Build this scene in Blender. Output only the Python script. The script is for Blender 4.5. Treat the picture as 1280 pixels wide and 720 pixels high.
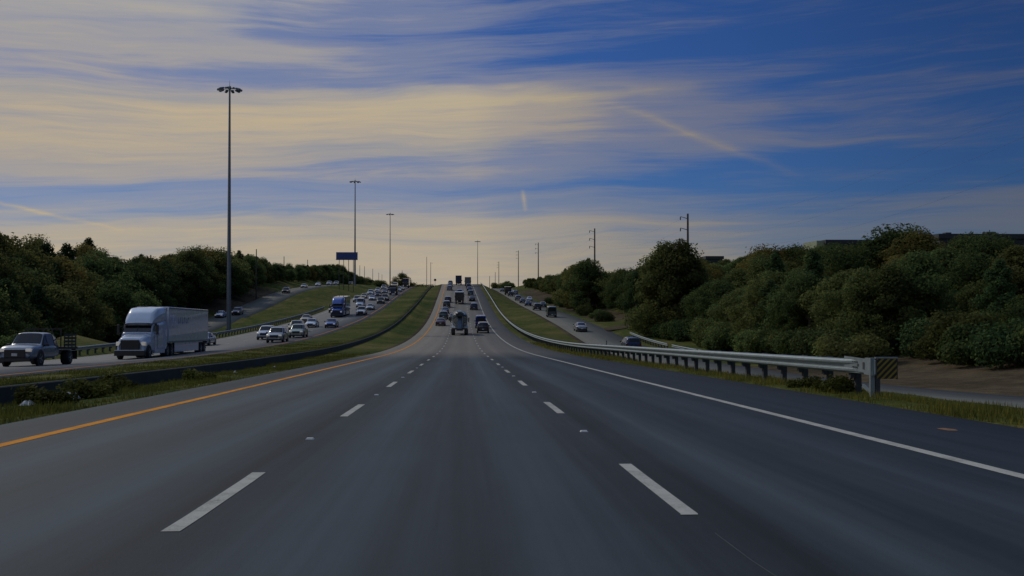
import bpy, bmesh, math, random
import numpy as np
from mathutils import Vector, Matrix
rad = math.radians
random.seed(7); rng = np.random.default_rng(7)
SC = bpy.context.scene
COL = SC.collection
for o in list(bpy.data.objects): bpy.data.objects.remove(o)

# ------------------------------------------------------------------ camera
F = 1350.0                      # focal length in pixels of the 1280 px photograph
EYE = 1.32
cam_d = bpy.data.cameras.new('camera'); cam = bpy.data.objects.new('camera', cam_d); COL.objects.link(cam)
cam.location = (0, 0, EYE)
cam.rotation_euler = (rad(90) + math.atan(20 / F), 0, -math.atan(60 / F))
cam_d.sensor_width = 36; cam_d.lens = 36 * F / 1280
cam_d.clip_start = .1; cam_d.clip_end = 9000
SC.camera = cam

# ------------------------------------------------------------------ light
SUN_AZ, SUN_EL = -42.0, 37.0      # degrees, azimuth from +Y (ahead), negative = to the left
sun_d = bpy.data.lights.new('sun', 'SUN'); sun = bpy.data.objects.new('sun', sun_d); COL.objects.link(sun)
sun_d.energy = 2.3; sun_d.angle = rad(.6); sun_d.color = (1.0, .90, .74)
sdir = Vector((math.sin(rad(SUN_AZ)) * math.cos(rad(SUN_EL)), math.cos(rad(SUN_AZ)) * math.cos(rad(SUN_EL)), math.sin(rad(SUN_EL))))
sun.rotation_euler = sdir.to_track_quat('Z', 'Y').to_euler()
SC.view_settings.view_transform = 'Standard'; SC.view_settings.look = 'None'
SC.view_settings.exposure = -0.75; SC.view_settings.gamma = 1
SC.view_settings.use_curve_mapping = False
SC.cycles.max_bounces = 6; SC.cycles.diffuse_bounces = 3; SC.cycles.glossy_bounces = 3
SC.cycles.transmission_bounces = 4; SC.cycles.transparent_max_bounces = 6
SC.cycles.sample_clamp_indirect = 4

world = bpy.data.worlds.new('World'); SC.world = world; world.use_nodes = True
nt = world.node_tree; N = nt.nodes; L = nt.links
for n in list(N): N.remove(n)

class NB:
    """small node builder"""
    def __init__(s, nt): s.nt = nt
    def new(s, t, **kw):
        n = s.nt.nodes.new(t)
        for k, v in kw.items(): setattr(n, k, v)
        return n
    def put(s, sock, v):
        if isinstance(v, bpy.types.NodeSocket): s.nt.links.new(v, sock)
        elif v is not None: sock.default_value = v
    def m(s, op, a, b=None, c=None, clamp=False):
        n = s.new('ShaderNodeMath', operation=op); n.use_clamp = clamp
        s.put(n.inputs[0], a)
        if b is not None: s.put(n.inputs[1], b)
        if c is not None: s.put(n.inputs[2], c)
        return n.outputs[0]
    def mix(s, f, a, b, typ='MIX'):
        n = s.new('ShaderNodeMix', data_type='RGBA', blend_type=typ)
        s.put(n.inputs['Factor'], f); s.put(n.inputs[6], a); s.put(n.inputs[7], b)
        return n.outputs[2]
    def comb(s, x, y, z):
        n = s.new('ShaderNodeCombineXYZ')
        for i, v in enumerate((x, y, z)): s.put(n.inputs[i], v)
        return n.outputs[0]
    def noise(s, vec, scale=5, detail=4, rough=.55, dist=0.0):
        n = s.new('ShaderNodeTexNoise'); s.put(n.inputs['Vector'], vec)
        n.inputs['Scale'].default_value = scale; n.inputs['Detail'].default_value = detail
        n.inputs['Roughness'].default_value = rough; n.inputs['Distortion'].default_value = dist
        return n.outputs['Fac']
    def ramp(s, f, pts, interp='LINEAR'):
        n = s.new('ShaderNodeValToRGB'); s.put(n.inputs[0], f); cr = n.color_ramp; cr.interpolation = interp
        while len(cr.elements) < len(pts): cr.elements.new(.5)
        for e, (p, c) in zip(cr.elements, pts):
            e.position = p
            e.color = (c, c, c, 1) if isinstance(c, (int, float)) else (*c, 1)
        return n.outputs[0]

b = NB(nt)
sky = b.new('ShaderNodeTexSky', sky_type='NISHITA', sun_disc=False)
sky.sun_elevation = rad(SUN_EL); sky.sun_rotation = rad(SUN_AZ)
sky.air_density = 1.0; sky.dust_density = .3; sky.ozone_density = 3.0; sky.altitude = 200
tc = b.new('ShaderNodeTexCoord')
sx = b.new('ShaderNodeSeparateXYZ'); L.new(tc.outputs['Generated'], sx.inputs[0])
az = b.m('ARCTAN2', sx.outputs[0], sx.outputs[1])          # radians, 0 = ahead
el = b.m('ARCSINE', sx.outputs[2])
# streaked high cloud: wide in azimuth, thin in elevation
warp = b.noise(b.comb(b.m('MULTIPLY', az, 2.2), b.m('MULTIPLY', el, 6.0), 3.1), 1.0, 3)
slope = b.m('MULTIPLY', az, -.03)
ew = b.m('ADD', b.m('ADD', el, slope), b.m('MULTIPLY', b.m('SUBTRACT', warp, .5), .055))
streak = b.noise(b.comb(b.m('MULTIPLY', az, 2.6), b.m('MULTIPLY', ew, 40.0), 0.0), 1.0, 8, .60, .5)
fine = b.noise(b.comb(b.m('MULTIPLY', az, 9.0), b.m('MULTIPLY', ew, 150.0), 5.0), 1.0, 6, .66, .6)
band = b.ramp(b.m('MULTIPLY', ew, 2.5, clamp=True), [(0, 1.02), (.10, .96), (.17, .84), (.215, .50), (.265, .34), (.31, .56), (.36, .86), (.47, .92), (.525, .52), (.60, .70), (.68, .92), (1, .6)], 'EASE')
# clouds thin out to the right (away from the sun)
hi = b.m('MULTIPLY', b.ramp(b.m('MULTIPLY', el, 2.5, clamp=True), [(.47, 0.0), (.60, 1.0)]), .25)
azf = b.ramp(b.m('ADD', b.m('MULTIPLY', b.m('ADD', az, hi), .8), .5, clamp=True), [(0, 1.0), (.50, 1.0), (.56, .70), (.64, .46), (.76, .24), (1, .2)], 'EASE')
cov = b.m('ADD', b.m('ADD', b.m('MULTIPLY', band, azf), b.m('MULTIPLY', b.m('SUBTRACT', streak, .5), .82)), b.m('MULTIPLY', b.m('SUBTRACT', fine, .5), .24))
lowh = b.m('MULTIPLY', b.m('SUBTRACT', .13, el, clamp=True), b.ramp(b.m('ADD', b.m('MULTIPLY', az, .8), .5, clamp=True), [(.5, .6), (.64, 3.0), (1, 3.0)]))     # thin haze low down on the right
cov = b.m('ADD', cov, lowh)
# extra cloud above the frame, unseen, added to lift the ambient light
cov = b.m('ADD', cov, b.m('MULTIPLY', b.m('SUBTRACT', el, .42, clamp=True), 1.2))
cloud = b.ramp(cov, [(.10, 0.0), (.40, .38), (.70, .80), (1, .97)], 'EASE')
# a contrail-like streak drifting down to the right
def trail(a0, e0, a1, e1, w, amp):
    dx, dy = a1 - a0, e1 - e0; ln = math.hypot(dx, dy)
    wig = b.m('MULTIPLY', b.m('SUBTRACT', b.noise(b.comb(az, el, 0), 14, 3), .5), .018)
    px = b.m('SUBTRACT', az, a0); py = b.m('SUBTRACT', b.m('ADD', el, wig), e0)
    t = b.m('DIVIDE', b.m('ADD', b.m('MULTIPLY', px, dx / ln), b.m('MULTIPLY', py, dy / ln)), ln)
    d = b.m('ABSOLUTE', b.m('ADD', b.m('MULTIPLY', px, -dy / ln), b.m('MULTIPLY', py, dx / ln)))
    across = b.m('SUBTRACT', 1.0, b.m('DIVIDE', d, w), clamp=True)
    along = b.m('MULTIPLY', b.m('MULTIPLY', t, b.m('SUBTRACT', 1.0, t), clamp=True), 4.0, clamp=True)
    return b.m('MULTIPLY', b.m('MULTIPLY', b.m('POWER', across, 1.5), b.m('POWER', along, .6)), b.m('MULTIPLY', b.m('ADD', fine, .3), amp))
tr = trail(.13, .185, .31, .115, .007, .30)
tr = b.m('ADD', tr, trail(-.46, .092, -.30, .066, .003, .45))
tr = b.m('ADD', tr, trail(.054, .105, .057, .085, .0035, .6))
tr = b.m('ADD', tr, trail(-.10, .180, .22, .196, .007, .35))
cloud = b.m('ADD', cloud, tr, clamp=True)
blue = b.mix(1.0, sky.outputs[0], (.215, .40, .80, 1), 'MULTIPLY')
# the haze glow low over the horizon ahead, greyer high up
warm = b.ramp(b.m('MULTIPLY', el, 2.5, clamp=True), [(0, (7.9, 6.7, 5.0)), (.16, (7.9, 6.7, 4.9)), (.30, (7.3, 6.3, 4.9)), (.42, (8.3, 6.9, 4.8)), (.50, (7.8, 6.8, 5.2)), (.58, (6.6, 6.2, 5.7)), (.75, (6.6, 6.5, 6.4)), (1, (6.0, 7.6, 10.6))])
side = b.ramp(b.m('ADD', b.m('MULTIPLY', az, .8), .5, clamp=True), [(0, .98), (.30, 1.0), (.5, .98), (.62, .74), (.78, .48), (.90, .42), (1, .5)])
tone = b.ramp(b.m('ADD', b.m('MULTIPLY', streak, .6), b.m('MULTIPLY', fine, .4)), [(.32, (.72, .82, 1.04)), (.5, (.95, .96, 1.0)), (.66, (1.08, 1.04, .95))])
warm = b.mix(1.0, warm, tone, 'MULTIPLY')
cloudc = b.mix(1.0, warm, side, 'MULTIPLY')
darker = b.ramp(b.m('ADD', b.m('MULTIPLY', az, .8), .5, clamp=True), [(0, 1.0), (.45, 1.0), (.7, .86), (.85, .7), (1, .62)])
blue = b.mix(1.0, blue, darker, 'MULTIPLY')
bg = b.new('ShaderNodeBackground'); bg.inputs['Strength'].default_value = .10
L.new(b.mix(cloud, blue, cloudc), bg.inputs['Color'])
wo = b.new('ShaderNodeOutputWorld'); L.new(bg.outputs[0], wo.inputs[0])

# ------------------------------------------------------------------ materials
MATS = {}
def principled(name):
    m = bpy.data.materials.new(name); m.use_nodes = True
    return m, NB(m.node_tree), m.node_tree.nodes['Principled BSDF']
def mat(name, col, rough=.6, metal=0.0, var=.25, scale=3.0, bump=0.0, bscale=20, coat=0.0, spec=.5):
    if name in MATS: return MATS[name]
    m, b, p = principled(name)
    tc = b.new('ShaderNodeTexCoord')
    n = b.noise(tc.outputs['Object'], scale, 5)
    c0 = tuple(max(0, c * (1 - var)) for c in col); c1 = tuple(c * (1 + var) for c in col)
    b.put(p.inputs['Base Color'], b.ramp(n, [(.3, c0), (.7, c1)]))
    b.put(p.inputs['Roughness'], b.m('ADD', b.m('MULTIPLY', n, .2), rough - .1, clamp=True))
    p.inputs['Metallic'].default_value = metal
    p.inputs['Coat Weight'].default_value = coat; p.inputs['Coat Roughness'].default_value = .04
    p.inputs['Specular IOR Level'].default_value = spec
    if bump:
        bn = b.new('ShaderNodeBump'); bn.inputs['Strength'].default_value = bump; bn.inputs['Distance'].default_value = .02
        b.put(bn.inputs['Height'], b.noise(tc.outputs['Object'], bscale, 4)); b.nt.links.new(bn.outputs[0], p.inputs['Normal'])
    MATS[name] = m; return m

def asphalt_mat(name, base, var=.12, streaks=True, lanes=(), far=None):
    m, b, p = principled(name)
    tc = b.new('ShaderNodeTexCoord'); sp = b.new('ShaderNodeSeparateXYZ'); b.nt.links.new(tc.outputs['Object'], sp.inputs[0])
    x, y = sp.outputs[0], sp.outputs[1]
    big = b.noise(b.comb(b.m('MULTIPLY', x, .35), b.m('MULTIPLY', y, .02), 0), 1, 4)
    lng = b.noise(b.comb(b.m('MULTIPLY', x, 3.2), b.m('MULTIPLY', y, .035), 0), 1, 6, .65)
    grain = b.noise(tc.outputs['Object'], 60, 3, .7)
    patch = b.noise(b.comb(b.m('MULTIPLY', x, .6), b.m('MULTIPLY', y, .11), 7), 1, 5)
    v = b.m('ADD', b.m('MULTIPLY', b.m('SUBTRACT', lng, .5), 1.5 if streaks else .3), b.m('MULTIPLY', b.m('SUBTRACT', big, .5), .9))
    v = b.m('ADD', v, b.m('MULTIPLY', b.m('SUBTRACT', grain, .5), .5))
    v = b.m('ADD', v, b.m('MULTIPLY', b.m('SUBTRACT', patch, .5), .5))
    for (c, w, a) in lanes:      # worn wheel paths are paler, the oil strip between them darker
        d = b.m('DIVIDE', b.m('ABSOLUTE', b.m('SUBTRACT', x, c)), w)
        v = b.m('ADD', v, b.m('MULTIPLY', b.m('SUBTRACT', 1.0, d, clamp=True), a))
    mott = b.noise(b.comb(b.m('MULTIPLY', x, 1.6), b.m('MULTIPLY', y, .45), 3), 1, 6, .7)
    v = b.m('ADD', v, b.m('MULTIPLY', b.m('SUBTRACT', mott, .5), .45))
    f = b.m('ADD', b.m('MULTIPLY', v, .62), .5, clamp=True)
    c0 = tuple(c * (1 - var * 2.6) for c in base); c1 = tuple(c * (1 + var * 2.6) for c in base)
    colr = b.ramp(f, [(0.1, c0), (.9, c1)])
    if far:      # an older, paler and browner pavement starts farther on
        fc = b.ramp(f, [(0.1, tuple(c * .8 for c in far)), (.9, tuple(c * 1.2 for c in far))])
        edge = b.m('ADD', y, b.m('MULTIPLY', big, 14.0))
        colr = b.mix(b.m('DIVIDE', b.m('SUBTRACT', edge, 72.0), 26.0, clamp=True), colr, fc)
    b.put(p.inputs['Base Color'], colr)
    b.put(p.inputs['Roughness'], b.m('ADD', b.m('MULTIPLY', f, .12), .76))
    p.inputs['Specular IOR Level'].default_value = .16
    bn = b.new('ShaderNodeBump'); bn.inputs['Strength'].default_value = .35; bn.inputs['Distance'].default_value = .01
    b.put(bn.inputs['Height'], grain); b.nt.links.new(bn.outputs[0], p.inputs['Normal'])
    return m
LC = (-3.85, -.16, 3.45)
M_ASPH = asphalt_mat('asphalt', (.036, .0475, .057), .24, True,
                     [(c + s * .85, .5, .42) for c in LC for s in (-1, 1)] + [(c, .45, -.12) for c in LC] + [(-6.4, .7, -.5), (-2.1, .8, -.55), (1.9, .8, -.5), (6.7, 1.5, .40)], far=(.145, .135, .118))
M_ASPH2 = asphalt_mat('concrete_road', (.15, .15, .145), .12)
M_ASPH3 = asphalt_mat('frontage_asphalt', (.105, .108, .096), .16)

def grass_mat(name, ca, cb, cc):
    m, b, p = principled(name)
    tc = b.new('ShaderNodeTexCoord'); o = tc.outputs['Object']
    n1 = b.noise(o, .06, 5, .6); n2 = b.noise(o, .8, 6, .65); n3 = b.noise(o, 9, 5, .7)
    f = b.m('ADD', b.m('MULTIPLY', n1, .9), b.m('MULTIPLY', b.m('SUBTRACT', n2, .5), .8))
    c = b.ramp(f, [(.30, ca), (.45, cb), (.62, cc)])
    c = b.mix(1.0, c, b.ramp(n3, [(.25, .45), (.7, 1.35)]), 'MULTIPLY')
    b.put(p.inputs['Base Color'], c); p.inputs['Roughness'].default_value = .95; p.inputs['Specular IOR Level'].default_value = .02
    bn = b.new('ShaderNodeBump'); bn.inputs['Strength'].default_value = .6; bn.inputs['Distance'].default_value = .08
    b.put(bn.inputs['Height'], b.m('ADD', n3, n2)); b.nt.links.new(bn.outputs[0], p.inputs['Normal'])
    return m
M_GRASS = grass_mat('grass_ground', (.036, .054, .014), (.066, .078, .020), (.120, .104, .040))
M_DRY = grass_mat('dry_dirt', (.050, .040, .027), (.074, .058, .037), (.11, .086, .054))

def leaf_mat(name, col, trans=.25, rustiness=.6):
    m, b, p = principled(name)
    oi = b.new('ShaderNodeObjectInfo'); tc = b.new('ShaderNodeTexCoord'); ge = b.new('ShaderNodeNewGeometry')
    n = b.noise(tc.outputs['Object'], .8, 4)
    dark = tuple(c * .45 for c in col); lite = (col[0] * 1.9, col[1] * 1.55, col[2] * 1.1)
    rust = (col[0] * 2.6, col[1] * 1.15, col[2] * .8)
    r = b.m('ADD', b.m('MULTIPLY', n, .6), b.m('MULTIPLY', ge.outputs['Random Per Island'], .4))
    c = b.ramp(r, [(.2, dark), (.5, col), (.8, lite)])
    c = b.mix(b.ramp(oi.outputs['Random'], [(.6, 0.0), (1.0, rustiness)]), c, (*rust, 1))
    c = b.mix(1.0, c, b.ramp(b.m('FRACT', b.m('MULTIPLY', oi.outputs['Random'], 7.3)), [(0, .6), (1, 1.3)]), 'MULTIPLY')
    b.put(p.inputs['Base Color'], c); p.inputs['Roughness'].default_value = .9; p.inputs['Specular IOR Level'].default_value = .04
    t = b.new('ShaderNodeBsdfTranslucent'); b.put(t.inputs['Color'], c)
    ms = b.new('ShaderNodeMixShader'); ms.inputs[0].default_value = trans
    b.nt.links.new(p.outputs[0], ms.inputs[1]); b.nt.links.new(t.outputs[0], ms.inputs[2])
    b.nt.links.new(ms.outputs[0], m.node_tree.nodes['Material Output'].inputs[0])
    return m
M_LEAF = leaf_mat('oak_leaves', (.078, .118, .044), .5, .35)
M_LEAF2 = leaf_mat('cedar_leaves', (.052, .090, .036), .28, .3)
M_LEAF3 = leaf_mat('olive_leaves', (.092, .120, .042), .5, .45)
M_BLADE = leaf_mat('grass_blades', (.078, .090, .022), .3, 0)
M_BLADE2 = leaf_mat('dry_grass_blades', (.120, .120, .028), .35, 0)
M_BARK = mat('bark', (.09, .075, .06), .9, bump=.6, bscale=6)

M_YEL = mat('yellow_paint', (.60, .225, .008), .8, var=.2, scale=4, spec=.1)
M_WHT = mat('white_paint', (.34, .34, .31), .8, var=.2, scale=4, spec=.1)
def worn(name, col):
    m, b, p = principled(name); tc = b.new('ShaderNodeTexCoord')
    n1 = b.noise(tc.outputs['Object'], 2.2, 6, .75); n2 = b.noise(tc.outputs['Object'], 45, 4, .75)
    w = b.m('ADD', b.m('MULTIPLY', n1, .6), b.m('MULTIPLY', n2, .5))
    dirty = tuple(c * .62 for c in col)
    b.put(p.inputs['Base Color'], b.ramp(w, [(.36, (.055, .058, .06)), (.44, dirty), (.60, col)]))
    p.inputs['Roughness'].default_value = .85; p.inputs['Specular IOR Level'].default_value = .1
    return m
M_YEL = worn('worn_yellow_paint', (.66, .25, .012)); M_WHT = worn('worn_white_paint', (.40, .40, .36))
M_GALV = mat('galvanised_steel', (.21, .25, .25), .5, .3, var=.14, scale=6)
M_POST = mat('weathered_post', (.038, .044, .046), .85, var=.3, bump=.4)
M_POLE = mat('mast_steel', (.16, .18, .20), .5, .4, var=.12)
M_WOODP = mat('pole_wood', (.07, .06, .05), .85)
M_WIRE = mat('wire', (.05, .05, .055), .6)
M_BLACK = mat('black_plastic', (.012, .012, .014), .5)
M_RUB = mat('tyre_rubber', (.018, .018, .018), .85)
M_RIM = mat('wheel_rim', (.35, .36, .38), .35, .7)
M_GLASS = mat('dark_glass', (.006, .008, .011), .15, 0, var=.1, spec=.35)
M_CHROME = mat('chrome', (.6, .62, .64), .18, 1.0, var=.05)
M_LENS = mat('lamp_lens', (.65, .65, .62), .12, 0, coat=.8, var=.05)
M_LENS.node_tree.nodes['Principled BSDF'].inputs['Emission Color'].default_value = (1, .86, .62, 1); M_LENS.node_tree.nodes['Principled BSDF'].inputs['Emission Strength'].default_value = .22
M_RED = mat('tail_lens', (.07, .006, .005), .2, coat=.6, var=.1)
M_AMB = mat('amber_lens', (.6, .2, .02), .25, coat=.5)
M_CONC = mat('median_concrete', (.036, .043, .045), .95, var=.35, scale=.7, bump=.4, bscale=4)
M_BLUE_SIGN = mat('sign_blue', (.02, .055, .20), .5)
M_PLATE = mat('licence_plate', (.5, .5, .48), .5)
M_LITTER = mat('pale_litter', (.5, .5, .48), .8)
M_WALL = mat('building_wall', (.035, .042, .048), .8)
M_ROOF = mat('building_roof', (.025, .03, .036), .8)
def paint(name, col, metal=0.0, rough=.28):
    return mat('paint_' + name, col, rough, metal, var=.02, scale=.4, coat=.9)
PAINT = {'white': paint('white', (.52, .59, .69)), 'silverwhite': paint('silver white', (.22, .255, .30), .3), 'silver': paint('silver', (.34, .36, .38), .5), 'grey': paint('grey', (.13, .14, .15), .4),
         'black': paint('black', (.012, .013, .016)), 'blue': paint('blue', (.012, .06, .30), .2), 'navy': paint('navy', (.010, .022, .075), .2),
         'maroon': paint('maroon', (.075, .014, .018), .1), 'beige': paint('beige', (.34, .29, .20), .3), 'teal': paint('teal', (.02, .06, .07), .2),
         'red': paint('red', (.25, .02, .02)), 'palegreen': paint('pale green', (.30, .36, .32), .3), 'lightblue': paint('light blue', (.10, .18, .34), .2)}

# ------------------------------------------------------------------ mesh helpers
class MB:
    def __init__(s): s.v = []; s.f = []; s.mi = []; s.mats = []; s.sm = []
    def mat(s, m):
        if m not in s.mats: s.mats.append(m)
        return s.mats.index(m)
    def add(s, vs, fs, m, smooth=False):
        o = len(s.v); s.v += [tuple(v) for v in vs]; k = s.mat(m)
        for f in fs: s.f.append(tuple(i + o for i in f)); s.mi.append(k); s.sm.append(smooth)
        return s
    def box(s, c, d, m, rx=0, ry=0, rz=0, top=1.0, topy=None):
        """box centred c with size d; top = scale of its top face in x (and y)"""
        x, y, z = (q / 2 for q in d); ty = top if topy is None else topy
        vs = [(-x, -y, -z), (x, -y, -z), (x, y, -z), (-x, y, -z), (-x * top, -y * ty, z), (x * top, -y * ty, z), (x * top, y * ty, z), (-x * top, y * ty, z)]
        R = Matrix.Rotation(rz, 3, 'Z') @ Matrix.Rotation(ry, 3, 'Y') @ Matrix.Rotation(rx, 3, 'X')
        vs = [R @ Vector(v) + Vector(c) for v in vs]
        return s.add(vs, [(0, 3, 2, 1), (4, 5, 6, 7), (0, 1, 5, 4), (1, 2, 6, 5), (2, 3, 7, 6), (3, 0, 4, 7)], m)
    def rbox(s, c, d, r, m, ends=True):
        """box whose edges along y and verticals are chamfered: octagon-like section in xz extruded on y with tapered ends"""
        x, y, z = (q / 2 for q in d)
        def ring(yy, k):
            a, bb = x - k, z - k
            return [(-a, yy, -z + k * .3), (a, yy, -z + k * .3), (x - k * .3, yy, -z + r), (x - k * .3, yy, z - r), (a - r * .6 + k * .3, yy, bb + k * .7), (-a + r * .6 - k * .3, yy, bb + k * .7), (-x + k * .3, yy, z - r), (-x + k * .3, yy, -z + r)]
        rings = [ring(-y, r), ring(-y + r, 0), ring(y - r, 0), ring(y, r)]
        vs = []; fs = []
        for R_ in rings: vs += [Vector(p) + Vector(c) for p in R_]
        for i in range(3):
            for j in range(8):
                k = (j + 1) % 8; fs.append((i * 8 + j, i * 8 + k, (i + 1) * 8 + k, (i + 1) * 8 + j))
        fs.append(tuple(range(8))); fs.append(tuple(reversed(range(24, 32))))
        return s.add(vs, fs, m)
    def tube(s, p, q, r0, r1, m, n=10, caps=True, smooth=True):
        p, q = Vector(p), Vector(q); d = (q - p).normalized()
        a = d.orthogonal().normalized(); bb = d.cross(a)
        vs = [p + (a * math.cos(t) + bb * math.sin(t)) * r0 for t in (2 * math.pi * i / n for i in range(n))]
        vs += [q + (a * math.cos(t) + bb * math.sin(t)) * r1 for t in (2 * math.pi * i / n for i in range(n))]
        fs = [(i, (i + 1) % n, n + (i + 1) % n, n + i) for i in range(n)]
        s.add(vs, fs, m, smooth)
        if caps: s.add(vs, [tuple(reversed(range(n))), tuple(range(n, 2 * n))], m)
        return s
    def path(s, pts, r, m, n=5):
        for a, c in zip(pts[:-1], pts[1:]): s.tube(a, c, r, r, m, n, False)
        return s
    def lathe(s, c, axis, prof, m, n=20):
        """prof: (distance along axis, radius)"""
        c = Vector(c); d = Vector(axis).normalized(); a = d.orthogonal().normalized(); bb = d.cross(a)
        vs = []; fs = []
        for h, r in prof:
            vs += [c + d * h + (a * math.cos(2 * math.pi * i / n) + bb * math.sin(2 * math.pi * i / n)) * r for i in range(n)]
        for k in range(len(prof) - 1):
            for i in range(n):
                j = (i + 1) % n; fs.append((k * n + i, k * n + j, (k + 1) * n + j, (k + 1) * n + i))
        s.add(vs, fs, m, True)
        return s.add(vs, [tuple(reversed(range(n))), tuple(range((len(prof) - 1) * n, len(prof) * n))], m)
    def mesh(s, name):
        me = bpy.data.meshes.new(name); me.from_pydata([tuple(v) for v in s.v], [], s.f)
        for m in s.mats: me.materials.append(m)
        me.polygons.foreach_set('material_index', s.mi); me.polygons.foreach_set('use_smooth', s.sm)
        me.update(); return me

def link(name, me, parent=None, loc=(0, 0, 0)):
    o = bpy.data.objects.new(name, me); COL.objects.link(o); o.parent = parent; o.location = loc; return o
def tag(o, label, cat, group=None):
    o['label'] = label; o['category'] = cat
    if group: o['group'] = group
    return o
def thing(name, label, cat, loc=(0, 0, 0), rz=0, group=None, rx=0):
    o = bpy.data.objects.new(name, None); COL.objects.link(o); o.location = loc; o.rotation_euler = (rx, 0, rz)
    o.empty_display_size = .2
    return tag(o, label, cat, group)
def struct(o): o['kind'] = 'structure'; return o
def part(name, mb, parent): return link(name, mb.mesh(name), parent)
def copy_tree(o, parent=None):
    c = o.copy(); COL.objects.link(c); c.parent = parent
    for ch in list(KIDS.get(o.name, [])):
        copy_tree(ch, c)
    return c
KIDS = {}
def index_kids():
    KIDS.clear()
    for o in bpy.data.objects:
        if o.parent: KIDS.setdefault(o.parent.name, []).append(o)

# ------------------------------------------------------------------ lie of the land (heights relative to the eye)
def main_z(D):
    if D < 75: return -1.32 - .0304 * D
    c = .0864 / 205
    if D < 280: return -1.32 - .0304 * D + .5 * c * (D - 75) ** 2
    z280 = -1.32 - .0304 * 280 + .5 * c * 205 ** 2
    if D < 410: return z280 + .056 * (D - 280)
    z410 = z280 + .056 * 130
    k = .086 / 150
    if D < 560: return z410 + .056 * (D - 410) - .5 * k * (D - 410) ** 2
    z560 = z410 + .056 * 150 - .5 * k * 150 ** 2
    return z560 - .03 * min(D - 560, 300)
def smooth_knots(kn):
    xs = np.array([k[0] for k in kn], float); ys = np.array([k[1] for k in kn], float)
    d = np.diff(ys) / np.diff(xs); t = np.zeros(len(xs)); t[0], t[-1] = d[0], d[-1]
    t[1:-1] = (d[:-1] + d[1:]) / 2
    def f(x):
        x = min(max(x, xs[0]), xs[-1]); i = min(int(np.searchsorted(xs, x, 'right')) - 1, len(xs) - 2)
        h = xs[i + 1] - xs[i]; u = (x - xs[i]) / h
        return float((2 * u**3 - 3 * u**2 + 1) * ys[i] + (u**3 - 2 * u**2 + u) * h * t[i] + (-2 * u**3 + 3 * u**2) * ys[i + 1] + (u**3 - u**2) * h * t[i + 1])
    return f
near_l = smooth_knots([(-60, .6), (0, -1.7), (43, -2.93), (57, -3.25), (75, -3.65), (96, -3.98), (125, -4.25), (149, -4.15), (175, -3.75), (213, -2.9), (271, -.6), (340, 2.7), (409, 5.6), (447, 6.9), (478, 7.6), (520, 7.9), (560, 7.5), (640, 5.5), (900, -2), (1500, -6)])
cen_l = smooth_knots([(-60, .4), (0, -1.9), (40, -2.85), (58, -3.35), (81, -4.15), (100, -4.45), (125, -4.55), (150, -4.4), (182, -3.85), (227, -2.6), (271, -.8), (340, 2.6), (409, 5.5), (447, 6.85), (478, 7.5), (520, 7.8), (560, 7.4), (640, 5.4), (900, -2), (1500, -6)])
front_l = smooth_knots([(-60, -3.5), (0, -5), (100, -6.8), (150, -7.0), (185, -6.4), (211, -5.2), (240, -3.3), (273, -.9), (315, 2.5), (350, 4.6), (384, 6.0), (430, 7.3), (500, 8.8), (560, 9.3), (640, 9.2), (800, 7), (1500, 0)])
front_r = smooth_knots([(-60, .2), (0, -1.9), (33, -3.3), (46, -4.0), (61, -4.6), (85, -5.2), (115, -5.65), (145, -5.45), (167, -4.7), (190, -3.85), (223, -2.8), (263, -1.6), (306, -.4), (350, 1.1), (395, 2.7), (440, 4.3), (488, 6.0), (560, 8), (640, 8.8), (760, 8.6), (1000, 5), (1500, 0)])
wall_t = smooth_knots([(-60, .9), (0, -1.12), (26.8, -2.02), (60, -3.0), (100, -3.82), (140, -4.0), (170, -3.65), (202, -2.85), (250, -1.0), (300, 1.1), (370, 4.3), (430, 6.6), (480, 7.9), (520, 8.1), (560, 7.6), (640, 5.4), (900, -2), (1500, -6)])
def ss(x, a, c): t = min(max((x - a) / (c - a), 0), 1); return t * t * (3 - 2 * t)
def xoff(D): return -1.0e-5 * max(D, 0) ** 2 if D < 600 else -3.6
U = .12      # the ground lies this much below each road sheet
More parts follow.
